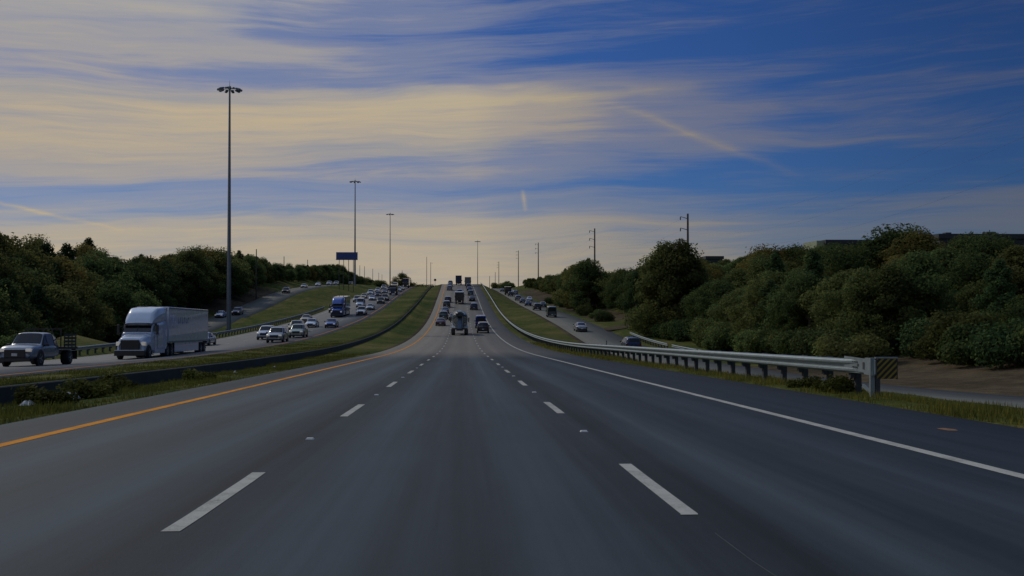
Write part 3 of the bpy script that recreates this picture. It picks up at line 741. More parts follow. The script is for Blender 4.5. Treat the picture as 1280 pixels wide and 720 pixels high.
SKY_L = [(-400, 270), (-100, 275), (0, 281), (33, 282), (47, 296), (60, 293), (95, 306), (105, 300), (135, 303), (142, 312), (200, 319), (225, 315), (250, 309), (300, 313), (330, 322), (350, 330), (425, 330), (437, 338), (455, 346), (480, 353)]
SKY_R = [(612, 357), (640, 352), (690, 342), (718, 328), (735, 322), (748, 326), (760, 341), (800, 333), (806, 318), (815, 297), (840, 293), (861, 296), (870, 318), (885, 325), (905, 325), (925, 318), (957, 303), (975, 308), (1000, 304), (1035, 306), (1060, 303), (1095, 300), (1110, 286), (1150, 281), (1185, 283), (1200, 292), (1280, 294), (1600, 288)]
def sky_y(px): 
    T = SKY_L if px < 560 else SKY_R
    return float(np.interp(px, [a for a, _ in T], [c for _, c in T]))
def fit_h(X, D, lo, hi, f):
    px = 580 + F * (X + xoff(D)) / D
    hw = 2.6 / D * F
    ys = max(sky_y(px), sky_y(px - hw) - 3, sky_y(px + hw) - 3)
    zt = (380 - ys) / F * D - raw(X, D)
    return min(max(zt * f, lo), hi), zt
ntree = 0
ONES = ['', 'first', 'second', 'third', 'fourth', 'fifth', 'sixth', 'seventh', 'eighth', 'ninth', 'tenth', 'eleventh', 'twelfth', 'thirteenth', 'fourteenth', 'fifteenth', 'sixteenth', 'seventeenth', 'eighteenth', 'nineteenth']
def ordinal(n):
    if n < 20: return ONES[n]
    t = {2: 'twent', 3: 'thirt', 4: 'fort', 5: 'fift', 6: 'sixt', 7: 'sevent', 8: 'eight', 9: 'ninet'}[n // 10]
    return t + 'ieth' if n % 10 == 0 else t + 'y-' + ONES[n % 10]
def row(X0, jit, d0, d1, step, grow, kinds, lo, hi, label, group, f0=.82, f1=1.0, wide=1.0):
    global ntree
    D = d0; cnt = {}
    while D < d1:
        X = X0 + random.uniform(-jit, jit); d = D + random.uniform(-1.5, 1.5); k = random.choice(kinds)
        h, zt = fit_h(X, d, lo, hi, random.uniform(f0, f1))
        if zt > lo * .8:
            nm = {'oak': 'oak', 'cedar': 'cedar', 'shrub': 'shrub', 'sparse': 'thin tree'}[k]
            cnt[nm] = cnt.get(nm, 0) + 1
            plant(k, X, d, h, label.replace('TREE', nm) + f', {ordinal(cnt[nm])} from near end', 'shrub' if k == 'shrub' else 'tree', group.replace('TREE', nm), wide); ntree += 1
        D += step + grow * D
# left woods
row(-45, 1.2, 84, 114, 5.0, 0, ['oak', 'oak', 'cedar'], 6, 9, 'dark leafy TREE behind the flatbed pickup', 'TREE trees behind the pickup')
row(-38, 1.2, 76, 92, 3.6, 0, ['shrub'], 2, 3, 'low shrub behind the flatbed pickup', 'shrubs behind the pickup')
row(-52.5, 1.5, 112, 178, 6.5, 0, ['oak', 'cedar', 'oak'], 6.5, 10, 'dense dark TREE behind the white semi truck', 'TREE trees behind the semi truck')
row(-63.5, 1.5, 120, 860, 4.6, .010, ['oak', 'oak', 'oak', 'cedar'], 4, 14, 'dark TREE edging the left frontage road', 'TREE trees along the left frontage road')
row(-71, 2, 140, 880, 5.2, .016, ['oak', 'oak', 'cedar'], 4, 18, 'dark TREE deeper in the left woods', 'TREE trees deeper in the left woods', .80, 1.04)
row(-84, 3, 165, 520, 6.5, .02, ['oak', 'oak', 'cedar'], 5, 22, 'tall TREE at the back of the left woods', 'TREE trees at the back of the left woods', .84, 1.06)
for n_, (px, D) in enumerate(((244, 290), (253, 292), (262, 288), (283, 290))):
    X = (px - 580) / F * D - xoff(D); h, _ = fit_h(X, D, 8, 16, 1.06); plant('sparse', X, D, h, f'thin see-through tree on the left woods skyline, {ordinal(n_ + 1)} from left', 'tree', 'thin trees on the left skyline')
# right woods
row(31.5, 1.2, 84, 178, 3.6, .0, ['shrub'], 2.0, 3.4, 'bushy shrub below the right woods', 'shrubs at the foot of the right woods')
row(36.0, 1.2, 54, 84, 3.4, .0, ['shrub'], 2.4, 3.6, 'bushy shrub above the bare dirt bank', 'shrubs above the dirt bank')
row(34.5, 1.5, 88, 180, 5.2, .0, ['oak', 'oak', 'cedar'], 4.5, 8, 'leafy TREE at the front of the right woods', 'TREE trees in the front of the right woods')
row(34.0, 1.5, 208, 560, 4.4, .013, ['oak', 'oak', 'cedar'], 4, 9.5, 'leafy TREE lining the far right frontage road', 'TREE trees lining the far right frontage road', .85, 1.02)
row(40.5, 1.8, 50, 560, 5.0, .016, ['oak', 'oak', 'oak', 'cedar'], 3.5, 10.5, 'leafy TREE low on the slope of the right woods', 'TREE trees low on the right slope', .62, 1.04)
row(49, 2, 62, 520, 5.6, .018, ['oak', 'oak', 'oak', 'cedar'], 4.5, 11, 'rounded TREE halfway up the slope of the right woods', 'TREE trees halfway up the right slope', .70, 1.03)
row(60, 2.5, 80, 420, 6.5, .02, ['oak', 'oak', 'oak'], 5, 10, 'rounded TREE high on the slope of the right woods', 'TREE trees high on the right slope', .84, 1.05)
row(73, 3, 100, 330, 7.5, .02, ['oak', 'oak', 'oak'], 5, 10, 'rounded TREE on the hilltop of the right woods', 'TREE trees on the right hilltop', .95, 1.08)
row(27.5, .8, 204, 330, 9, .02, ['shrub'], 1.4, 2.4, 'small shrub on the dry bank beside the right frontage road', 'shrubs on the dry bank')
# the big tree beside the nearest utility pole, the dark clump before the second pole, the lone tree on the crest
for px, D, yt, lab, w in ((833, 160, 297, 'big round oak standing high above the right woods, left of the nearest utility pole', .85), (853, 158, 294, 'big oak overlapping the nearest utility pole above the right woods', .75),
                       (1120, 128, 284, 'broad rounded oak crown swelling above the right woods before the dark building', 1.25), (1160, 124, 282, 'broad rounded oak crown hiding the left end of the dark building', 1.25), (1225, 130, 297, 'rounded oak under the long dark roof at the right', 1.3),
                       (737, 250, 323, 'dark rounded oak clump under the second right utility pole', 1.1), (722, 262, 329, 'dark oak just left of the second right utility pole', 1.0)):
    X = (px - 580) / F * D - xoff(D); h = (380 - yt) / F * D - raw(X, D); plant('oak', X, D, h / 1.0, lab, 'tree', None, w)
for n_, (px, D, yt) in enumerate(((778, 230, 333), (790, 232, 332), (960, 190, 302), (972, 190, 303), (999, 190, 301), (1006, 200, 303))):
    X = (px - 580) / F * D - xoff(D); h = (380 - yt) / F * D - raw(X, D); plant('sparse', X, D, h, f'thin feathery tree on the right woods skyline, {ordinal(n_ + 1)} from left', 'tree', 'thin trees on the right skyline')
D = 590; X = (503 - 580) / F * D - xoff(D); h = (380 - 340.5) / F * D - raw(X, D)
plant('oak', X, D, h, 'lone dark oak on the crest beside the opposite carriageway', 'tree', None, 1.15)
for n_, (px, yt, D) in enumerate(((518, 353, 640), (524, 352.5, 640), (531, 353, 650), (480, 352, 620), (472, 350, 600), (636, 351, 640), (629, 351, 660), (622, 353, 680))):
    X = (px - 580) / F * D - xoff(D); h = (380 - yt) / F * D - raw(X, D)
    if h > 1: plant('shrub', X, D, h, 'distant dark bush on the crest horizon, ' + ('fourth from left', 'fifth from left', 'sixth from left', 'third from left', 'second from left', 'rightmost', 'second from right', 'third from right')[n_], 'shrub', 'distant bushes on the crest', 1.2)

# grass blades near the road: stuff
def blades(name, areas, m, seed, extra=()):
    r = np.random.default_rng(seed); V = []; n = 0
    for (x0, x1, d0, d1, cnt, h0, h1, wd) in areas:
        u = r.random(cnt); D = d0 + (d1 - d0) * r.random(cnt) ** 1.3; X = x0 + (x1 - x0) * u
        clump = (np.sin(X * 2.1 + D * .9) + np.sin(D * 1.7 - X * 1.3) + np.sin(D * .43)) / 3
        keep = r.random(cnt) < .45 + .55 * clump
        X, D, clump = X[keep], D[keep], clump[keep]; k = len(X)
        Z = np.array([ground(a, c) for a, c in zip(X, D)]) - .02
        h = (h0 + (h1 - h0) * r.random(k)) * (.8 + .5 * clump); ang = r.random(k) * 6.28; lean = r.random(k) * .5
        ox, oy = np.cos(ang) * wd / 2, np.sin(ang) * wd / 2; lx, ly = -np.sin(ang) * h * lean, np.cos(ang) * h * lean
        Xo = X - 1e-5 * D * D
        v = np.empty((k, 3, 3)); v[:, 0] = np.c_[Xo - ox, D - oy, Z]; v[:, 1] = np.c_[Xo + ox, D + oy, Z]; v[:, 2] = np.c_[Xo + lx, D + ly, Z + h]
        V.append(v)
    v = np.concatenate(V).reshape(-1, 3); n = len(v) // 3
    me = bpy.data.meshes.new(name); me.vertices.add(3 * n); me.vertices.foreach_set('co', v.ravel())
    me.loops.add(3 * n); me.loops.foreach_set('vertex_index', np.arange(3 * n, dtype=np.int32))
    me.polygons.add(n); me.polygons.foreach_set('loop_start', np.arange(0, 3 * n, 3, dtype=np.int32)); me.polygons.foreach_set('loop_total', np.full(n, 3, np.int32))
    me.materials.append(m); me.update(calc_edges=True); o = link(name, me); o['kind'] = 'stuff'; return o
tag(blades('grass', [(8.02, 10.2, 12, 60, 30000, .06, .22, .022), (10, 16.3, 16, 70, 24000, .04, .10, .035), (8.05, 9.8, 60, 130, 8000, .12, .3, .06)], M_BLADE2, 5), 'green and yellow grass along the right shoulder', 'grass')
tag(blades('grass', [(-7.9, -7.02, 10, 70, 9000, .05, .14, .03), (-11.2, -7.6, 12, 90, 52000, .05, .20, .028), (-18.3, -11.8, 20, 120, 36000, .07, .16, .05)], M_BLADE, 6), 'rough green grass in the left median', 'grass')

wm = leaf_cloud([(0, 0, .2, .5, .4, .25), (.5, .2, .15, .35, .3, .2), (-.4, .1, .25, .3, .3, .3)], 1500, .06, M_BLADE, 'weed', seed=3)
for k, (X, D, s) in enumerate(((-9.4, 24.5, .9), (-9.2, 27, 1.0), (-9.6, 29.3, .8), (-10.2, 21.5, .9), (-10.6, 33, 1.0), (-9.2, 38, .8), (8.9, 25.2, .8), (8.8, 27.5, .6))):
    o = link('weed', wm, None, P(X, D)); o.scale = (s, s * 1.4, s); o.rotation_euler = (0, 0, k * 1.3)
    tag(o, (f'leafy weed clump in the median grass, {ordinal(k + 1)} of six' if X < 0 else ('leafy weed clump nearest the striped guardrail end', 'leafy weed clump at the second guardrail post')[k - 6]), 'weed', 'weeds in the median grass' if X < 0 else 'weeds by the guardrail end')
for X, D, s, lab in ((-9.5, 24.0, .22, 'pale crumpled litter in the grass beside the yellow line, nearer piece'), (-9.3, 26.0, .30, 'pale flattened litter in the grass behind the crumpled piece'), (-9.6, 46, .14, 'small white scrap in the median grass below the semi truck'), (-9.0, 52, .13, 'tiny white scrap farther along the median grass')):
    q = MB(); vs = []; r = random.Random(int(D))
    for j in range(5):
        for i in range(5): vs.append(((i - 2) * s * .3, (j - 2) * s * .35, r.uniform(.02, .5) * s * (1.2 if 0 < i < 4 and 0 < j < 4 else .2)))
    fs = [(j * 5 + i, j * 5 + i + 1, j * 5 + i + 6, j * 5 + i + 5) for j in range(4) for i in range(4)]
    q.add(vs, fs, M_LITTER); o = part('litter', q, None); o.location = P(X, D, .06); tag(o, lab, 'litter')

# ------------------------------------------------------------------ vehicles (built facing +Y, origin on the road under the middle)
def quad_panel(q, p, inset, off, m, u0=0, u1=1):
    """glass panel set proud of a four-cornered body face p (a,b,c,d)"""
    a, bq, c, d = [Vector(v) for v in p]; ctr = (a + bq + c + d) / 4
    n = (c - a).cross(d - bq).normalized()
    if n.dot(ctr - Vector((0, ctr.y * .6, .7))) < 0: n = -n
    def at(u, v): return (a * (1 - u) + bq * u) * (1 - v) + (d * (1 - u) + c * u) * v
    vs = [at(inset, inset), at(1 - inset, inset), at(1 - inset, 1 - inset), at(inset, 1 - inset)]
    out = [v + n * off for v in vs]
    q.add(out + vs, [(0, 1, 2, 3), (0, 4, 5, 1), (1, 5, 6, 2), (2, 6, 7, 3), (3, 7, 4, 0)], m)
BODY = {
 # (y, z bottom, z belt, z top, half width, half width at top)
 'sedan': dict(st=[(-2.42, .34, .66, .72, .74, .66), (-2.34, .22, .84, .93, .86, .72), (-1.80, .2, .93, 1.04, .91, .70), (-1.12, .2, .94, 1.38, .92, .57), (-.2, .2, .93, 1.45, .92, .58), (.35, .2, .92, 1.41, .92, .57), (1.15, .2, .90, .98, .91, .72), (2.0, .2, .78, .86, .88, .70), (2.32, .22, .66, .74, .80, .62), (2.42, .3, .56, .60, .68, .55)], cab=(2, 6), wb=(-1.45, 1.42), wr=.33, H=1.45),
 'suv': dict(st=[(-2.36, .4, .80, .90, .80, .70), (-2.30, .3, 1.02, 1.14, .93, .78), (-2.05, .28, 1.06, 1.64, .95, .68), (-1.2, .28, 1.06, 1.72, .96, .68), (.1, .28, 1.05, 1.74, .96, .68), (.55, .28, 1.04, 1.68, .96, .67), (1.25, .28, 1.03, 1.12, .95, .78), (2.05, .28, .95, 1.04, .93, .76), (2.30, .3, .82, .90, .88, .70), (2.38, .38, .70, .74, .76, .62)], cab=(1, 6), wb=(-1.42, 1.45), wr=.38, H=1.74),
 'van': dict(st=[(-2.75, .4, 1.0, 2.05, .88, .80), (-2.70, .32, 1.15, 2.22, .97, .84), (-1.5, .3, 1.15, 2.27, .98, .85), (0, .3, 1.14, 2.27, .98, .85), (1.2, .3, 1.12, 2.22, .98, .82), (1.75, .3, 1.08, 1.30, .97, .80), (2.4, .3, .95, 1.1, .94, .76), (2.68, .32, .80, .9, .88, .7), (2.75, .4, .7, .74, .78, .62)], cab=(1, 5), wb=(-1.7, 1.6), wr=.37, H=2.25),
 'pickup': dict(st=[(-2.9, .45, 1.0, 1.06, .92, .88), (-2.86, .4, 1.04, 1.10, .97, .93), (-1.02, .4, 1.04, 1.12, .97, .93), (-.98, .4, 1.08, 1.70, .97, .72), (-.3, .4, 1.08, 1.86, .98, .72), (.75, .4, 1.07, 1.84, .98, .72), (1.35, .4, 1.06, 1.18, .97, .82), (2.45, .4, 1.0, 1.12, .96, .82), (2.75, .42, .88, 1.0, .92, .78), (2.86, .5, .76, .80, .84, .7)], cab=(2, 6), wb=(-1.9, 1.75), wr=.42, H=1.86),
}
def body_loft(kind, m):
    q = MB(); B_ = BODY[kind]; st = B_['st']; rings = []
    for (y, zb, zl, zt, w, wt) in st:
        zm = zb + (zl - zb) * .45
        half = [(w * .86, zb), (w * .98, zb + .10), (w, zm), (w * .965, zl), (wt, zt - .03), (wt * .72, zt + .015), (0, zt + .03)]
        rings.append([(x, y, z) for x, z in half] + [(-x, y, z) for x, z in reversed(half[:-1])])
    n = len(rings[0]); vs = [p for r_ in rings for p in r_]; fs = []
    for i in range(len(rings) - 1):
        for j in range(n): k = (j + 1) % n; fs.append((i * n + j, i * n + k, (i + 1) * n + k, (i + 1) * n + j))
    fs.append(tuple(range(n))); fs.append(tuple(reversed(range((len(rings) - 1) * n, len(rings) * n))))
    fs = [tuple(reversed(f)) for f in fs]
    q.add(vs, fs, m, False); q.round = True; q.arch = []
    for wy in B_['wb']:        # dark wheel openings
        for s in (-1, 1):
            x = s * (max(c[4] for c in st) - .13)
            ar = MB(); q.arch.append(ar); ar.lathe((x, wy, B_['wr']), (s, 0, 0), [(0, B_['wr'] + .07), (.125, B_['wr'] + .07)], M_BLACK, 18)
    return q, rings
def glass_parts(kind, rings):
    B_ = BODY[kind]; c0, c1 = B_['cab']; out = []
    n = len(rings[0])
    for s in (0, 1):
        q = MB()
        for i in range(c0, c1):
            ia, ib = (3, 4) if s == 0 else (n - 4, n - 5)
            p = [rings[i][ia], rings[i + 1][ia], rings[i + 1][ib], rings[i][ib]]
            if s: p = [p[1], p[0], p[3], p[2]]
            if kind == 'van' and i < c1 - 2: continue
            quad_panel(q, p, .07, .03, M_GLASS)
        out.append(('side_window', q))
    def screen(a, c, t0, t1):
        q = MB(); vs = []
        for t in (t0, t1):
            for j in range(4, 9):
                p = Vector(a[j]) * (1 - t) + Vector(c[j]) * t; p.x *= .93; vs.append(p)
        nrm_ = (Vector(c[6]) - Vector(a[6])).cross(Vector((1, 0, 0))).normalized()
        if nrm_.z < 0: nrm_ = -nrm_
        out_ = [v + nrm_ * .035 for v in vs]; n_ = 5
        fs = [(j, j + 1, n_ + j + 1, n_ + j) for j in range(4)]
        fs += [tuple(i + 10 for i in reversed(f)) for f in fs] + [(0, 10, 11, 1), (1, 11, 12, 2), (2, 12, 13, 3), (3, 13, 14, 4), (5, 6, 16, 15), (6, 7, 17, 16), (7, 8, 18, 17), (8, 9, 19, 18), (0, 5, 15, 10), (4, 14, 19, 9)]
        q.add(out_ + vs, fs, M_GLASS, False); return q
    out.append(('windscreen', screen(rings[c1 - 1], rings[c1], .10, .93)))
    if kind == 'van':
        q = MB(); quad_panel(q, [(-.72, -2.79, 1.25), (.72, -2.79, 1.25), (.66, -2.77, 1.95), (-.66, -2.77, 1.95)], .02, .02, M_GLASS)
    else: q = screen(rings[c0], rings[c0 + 1], .10, .92)
    out.append(('rear_window', q))
    return out
def wheel_mesh(r, w):
    t = MB(); t.lathe((-w / 2, 0, 0), (1, 0, 0), [(0, r * .62), (.0, r * .9), (.04, r), (w - .04, r), (w, r * .9), (w, r * .62)], M_RUB, 20)
    m = MB(); m.lathe((-w / 2 - .012, 0, 0), (1, 0, 0), [(0, r * .16), (.03, r * .2), (.035, r * .56), (0, r * .62), (w + .024, r * .62), (w - .01, r * .56), (w, r * .2), (w + .024, r * .16)], M_RIM, 14)
    for k in range(5):
        a = 2 * math.pi * k / 5
        for s in (-1, 1): m.box((s * (w / 2 + .004), math.cos(a) * r * .36, math.sin(a) * r * .36), (.02, r * .1, r * .5), M_RIM, rx=a - math.pi / 2)
    return t, m
def car_parts(kind, pname):
    """list of (name, MB, offset, [subparts])"""
    pm = PAINT[pname]; B_ = BODY[kind]; st = B_['st']
    q, rings = body_loft(kind, pm); L0, L1 = st[0][0], st[-1][0]; w = max(s[4] for s in st)
    P_ = [('body', q, (0, 0, 0), [('wheel_arch', k) for k in q.arch])]
    for nme, g in glass_parts(kind, rings): P_.append((nme, g, (0, 0, 0), []))
    zh = st[-3][2] - .02; yh = st[-2][0] + .03
    for s in (-1, 1):
        h = MB(); h.rbox((s * w * .72, yh - .02, zh - .10), (.34, .22, .17), .05, M_LENS); P_.append(('headlight', h, (0, 0, 0), []))
        zt = st[1][2] - .14; h = MB(); h.rbox((s * w * .80, st[1][0] - .0, zt), (.26, .16, .18 if kind == 'sedan' else .34), .04, M_RED); P_.append(('taillight', h, (0, 0, 0), []))
        h = MB(); yy = st[B_['cab'][1]][0] - .25; h.rbox((s * (w + .08), yy, st[B_['cab'][1]][2] + .10), (.2, .12, .15), .03, M_BLACK); P_.append(('mirror', h, (0, 0, 0), []))
    gh = .44 if kind == 'pickup' else .28 if kind == 'suv' else .18
    h = MB(); h.rbox((0, L1 - .015, zh - .06 - gh / 2), (w * (1.15 if kind == 'pickup' else .95), .14, gh), .03, M_BLACK); h.box((0, L1 + .04, zh - .08), (w * .8, .02, .02), M_CHROME); P_.append(('grille', h, (0, 0, 0), []))
    h = MB(); h.rbox((0, L1 - .04, .36), (w * 1.7, .20, .20), .05, M_BLACK); P_.append(('front_bumper', h, (0, 0, 0), []))
    h = MB(); h.rbox((0, L0 + .03, .44), (w * 1.75, .18, .20), .05, M_BLACK); P_.append(('rear_bumper', h, (0, 0, 0), []))
    h = MB(); h.box((0, L0 - .075, .62 if kind != 'sedan' else .56), (.32, .02, .16), M_PLATE); P_.append(('licence_plate', h, (0, 0, 0), []))
    if kind == 'pickup':       # open bed: dark inset floor
        h = MB(); h.box((0, -1.95, 1.125), (1.62, 1.7, .02), M_BLACK); P_.append(('bed', h, (0, 0, 0), []))
    tq, rq = wheel_mesh(B_['wr'], .23)
    for wy in B_['wb']:
        for s in (-1, 1): P_.append(('wheel', tq, (s * (w - .12), wy, B_['wr']), [('rim', rq)]))
    return P_
PROTO = {}; ROUND = set()
def make_thing(key, parts, merged):
    """mesh data per part, cached"""
    if merged:
        q = MB()
        for nme, mb_, off_, subs in parts:
            for src in [mb_] + [x[1] for x in subs]:
                k = [q.mat(m) for m in src.mats]; o = len(q.v)
                q.v += [(v[0] + off_[0], v[1] + off_[1], v[2] + off_[2]) for v in src.v]
                q.f += [tuple(i + o for i in f) for f in src.f]; q.mi += [k[i] for i in src.mi]; q.sm += src.sm
        return q.mesh(key)
    cache = {}; out = []
    def get(nme, mb_):
        if id(mb_) not in cache: cache[id(mb_)] = mb_.mesh(nme)
        return cache[id(mb_)]
    for nme, mb_, off_, subs in parts:
        me_ = get(nme, mb_); out.append((nme, me_, off_, [(a, get(a, c)) for a, c in subs]))
        if nme in ('body', 'cab', 'hood', 'roof_fairing') and getattr(mb_, 'round', False): ROUND.add(me_.name)
    return out
def spawn(name, key, build, merged, label, cat, group, X, D, zf, facing, dz=0.0):
    k = (key, merged)
    if k not in PROTO: PROTO[k] = make_thing(name, build(), merged)
    sl = (zf(X, D + 2) - zf(X, D - 2)) / 4; a = math.atan(sl)
    loc = (X + xoff(D), D, zf(X, D) + EYE + dz + .006); rz = 0 if facing > 0 else math.pi; rx = a if facing > 0 else -a
    rz += random.uniform(-.012, .012)
    if merged:
        o = link(name, PROTO[k], None, loc); o.rotation_euler = (rx, 0, rz); return tag(o, label, cat, group)
    t = thing(name, label, cat, loc, rz, group, rx)
    for nme, me_, off_, subs in PROTO[k]:
        o = link(nme, me_, t, off_)
        if nme in ('body', 'cab', 'hood', 'roof_fairing') and me_.name in ROUND:
            md = o.modifiers.new('round', 'SUBSURF'); md.levels = md.render_levels = 2
            cr = me_.attributes.get('crease_edge') or me_.attributes.new('crease_edge', 'FLOAT', 'EDGE')
            cr.data.foreach_set('value', [.45] * len(me_.edges)); me_.polygons.foreach_set('use_smooth', [True] * len(me_.polygons))
        for sn, sm in subs: link(sn, sm, o)
    return t
NM = {'sedan': 'sedan_car', 'suv': 'sport_utility_car', 'van': 'cargo_van', 'pickup': 'pickup_truck'}
CT = {'sedan': 'car', 'suv': 'car', 'van': 'van', 'pickup': 'pickup truck'}
def car(kind, col, X, D, zf, facing, label, group):
    return spawn(NM[kind], kind + col, lambda: car_parts(kind, col), D > 260, label, CT[kind], group, X, D, zf, facing)
fr = lambda x, D: front_r(D); fl = lambda x, D: front_l(D)
G1, G2, G3, G4 = 'cars ahead in the main lanes', 'oncoming cars on the opposite carriageway', 'cars on the right frontage road', 'cars on the left frontage road'
# --- ahead, same direction: lanes -3.85, -.16, 3.4
for kind, col, X, D, lab in (
 ('sedan', 'maroon', -3.95, 203, 'dark maroon sedan nearest in the left main lane'),
 ('suv', 'teal', -3.8, 232, 'dark greenish car second in the left main lane'),
 ('sedan', 'navy', -3.8, 257, 'dark blue car third in the left main lane'),
 ('suv', 'black', -3.7, 283, 'black tall car fourth in the left main lane'),
 ('suv', 'black', -3.6, 306, 'black car right behind the fourth one in the left main lane'),
 ('suv', 'grey', -3.6, 384, 'dark grey car near the crest in the left main lane, nearer of three'),
 ('sedan', 'grey', -3.6, 420, 'grey sedan near the crest in the left main lane, middle of three'),
 ('suv', 'grey', -3.6, 447, 'grey tall car at the very crest in the left main lane'),
 ('sedan', 'black', -1.75, 226, 'black sedan half hidden left behind the mixer truck'),
 ('suv', 'black', -.2, 352, 'black car alone in the middle main lane toward the crest'),
 ('suv', 'navy', 3.2, 272, 'dark blue car in the right main lane ahead of the blue van'),
 ('sedan', 'black', 3.3, 314, 'black sedan in the right main lane, second past the blue van'),
 ('suv', 'teal', 3.3, 347, 'dark greenish car in the right main lane, third past the blue van'),
 ('sedan', 'navy', 3.3, 382, 'navy sedan close behind the crest truck in the right main lane'),
 ('suv', 'black', 3.3, 402, 'black car directly behind the crest box truck in the right main lane'),
 ('suv', 'black', 3.3, 172, 'black tall car nearest in the right main lane')):
    car(kind, col, X, D, mz, 1, lab, G1)
car('van', 'blue', 3.35, 193, mz, 1, 'bright blue cargo van just ahead of the black car', G1)
# --- oncoming: lanes -21.3, -25.1, -28.8
for kind, col, X, D, lab in (
 ('suv', 'silver', -21.2, 125, 'silver sport utility car nearest after the semi truck in the near oncoming lane'),
 ('suv', 'white', -24.9, 139, 'white sport utility car overlapping behind the nearest silver one'),
 ('suv', 'palegreen', -21.2, 141, 'pale greenish car third behind the semi truck'),
 ('suv', 'grey', -24.9, 164, 'grey tall car just behind the pale greenish one'),
 ('sedan', 'silver', -28.8, 122, 'silver car following right behind the white semi trailer'),
 ('sedan', 'white', -24.9, 181, 'white oncoming sedan left of the bright blue car'),
 ('sedan', 'beige', -28.8, 202, 'beige sedan with sun glint behind the white sedan'),
 ('sedan', 'blue', -21.2, 177, 'bright blue oncoming sedan ahead of the blue truck'),
 ('suv', 'black', -28.8, 246, 'black car half hidden behind the blue truck'),
 ('pickup', 'white', -21.2, 231, 'white pickup beside the tail of the blue truck'),
 ('sedan', 'silver', -21.3, 255, 'silver sedan with bright glint after the white pickup'),
 ('van', 'white', -25.1, 272, 'white van with dark windscreen behind the silver sedan'),
 ('suv', 'black', -21.2, 288, 'black car after the white van in the near lane'),
 ('pickup', 'grey', -21.2, 305, 'grey pickup after the black car in the near lane'),
 ('sedan', 'white', -25.1, 309, 'white sedan in the middle lane up the hill'),
 ('suv', 'silver', -28.6, 300, 'silver car in the far lane up the hill, nearest of its lane'),
 ('sedan', 'beige', -28.6, 322, 'beige sedan in the far lane up the hill'),
 ('suv', 'navy', -25.1, 332, 'navy car in the middle lane behind the white sedan'),
 ('suv', 'white', -28.6, 347, 'white car in the far lane behind the beige sedan'),
 ('sedan', 'grey', -25.1, 362, 'grey sedan in the middle lane beside the dark truck'),
 ('sedan', 'silver', -28.6, 378, 'silver sedan in the far lane close to the crest'),
 ('suv', 'black', -25.1, 388, 'black car in the middle lane close to the crest'),
 ('suv', 'white', -21.2, 376, 'white car in the near lane behind the dark truck'),
 ('sedan', 'beige', -21.2, 398, 'beige sedan in the near lane close to the crest'),
 ('suv', 'silver', -28.6, 410, 'silver tall car in the far lane at the crest'),
 ('van', 'white', -25.1, 424, 'white van in the middle lane at the crest')):
    car(kind, col, X, D, lz, -1, lab, G2)
# --- right frontage road, driving away: lanes 18.8 and 22
for kind, col, X, D, lab in (
 ('suv', 'navy', 20.0, 128, 'dark navy car behind the guardrail, nearest on the right frontage road'),
 ('sedan', 'silver', 19.2, 175, 'silver sedan alone on the right frontage road'),
 ('van', 'teal', 18.8, 226, 'dark tall van on the right frontage road'),
 ('suv', 'black', 18.7, 266, 'black car ahead of the dark van on the frontage road'),
 ('sedan', 'teal', 22.1, 291, 'dark greenish sedan in the outer frontage lane'),
 ('sedan', 'navy', 18.8, 302, 'navy sedan in the inner frontage lane'),
 ('sedan', 'white', 22.1, 345, 'white sedan in the outer frontage lane'),
 ('sedan', 'black', 18.8, 327, 'black sedan in the inner frontage lane midway up'),
 ('suv', 'grey', 18.8, 352, 'grey car in the inner frontage lane higher up'),
 ('sedan', 'white', 22.0, 452, 'white sedan high on the frontage road'),
 ('suv', 'silver', 22.0, 425, 'silver car high in the outer frontage lane'),
 ('suv', 'black', 18.8, 400, 'black car behind the dark frontage truck'),
 ('sedan', 'grey', 18.8, 470, 'grey sedan topmost on the right frontage road')):
    car(kind, col, X, D, fr, 1, lab, G3)
# --- left frontage road
for kind, col, X, D, lab in (
 ('sedan', 'white', -53.9, 245, 'white sedan beside the foot of the nearest mast'),
 ('suv', 'navy', -51.6, 252, 'dark car behind the foot of the nearest mast'),
 ('suv', 'black', -52.3, 327, 'black car alone on the left frontage road'),
 ('sedan', 'silver', -52.8, 369, 'silver sedan at the bend of the left frontage road'),
 ('sedan', 'white', -52.5, 404, 'white sedan on the upper left frontage road, first of two bright ones'),
 ('suv', 'white', -52.5, 440, 'white car on the upper left frontage road, second of two bright ones'),
 ('suv', 'silver', -51, 452, 'silver car below the blue sign board'),
 ('suv', 'black', -51.5, 520, 'black car last on the left frontage road right of the mast')):
    car(kind, col, X, D, fl, -1, lab, G4)

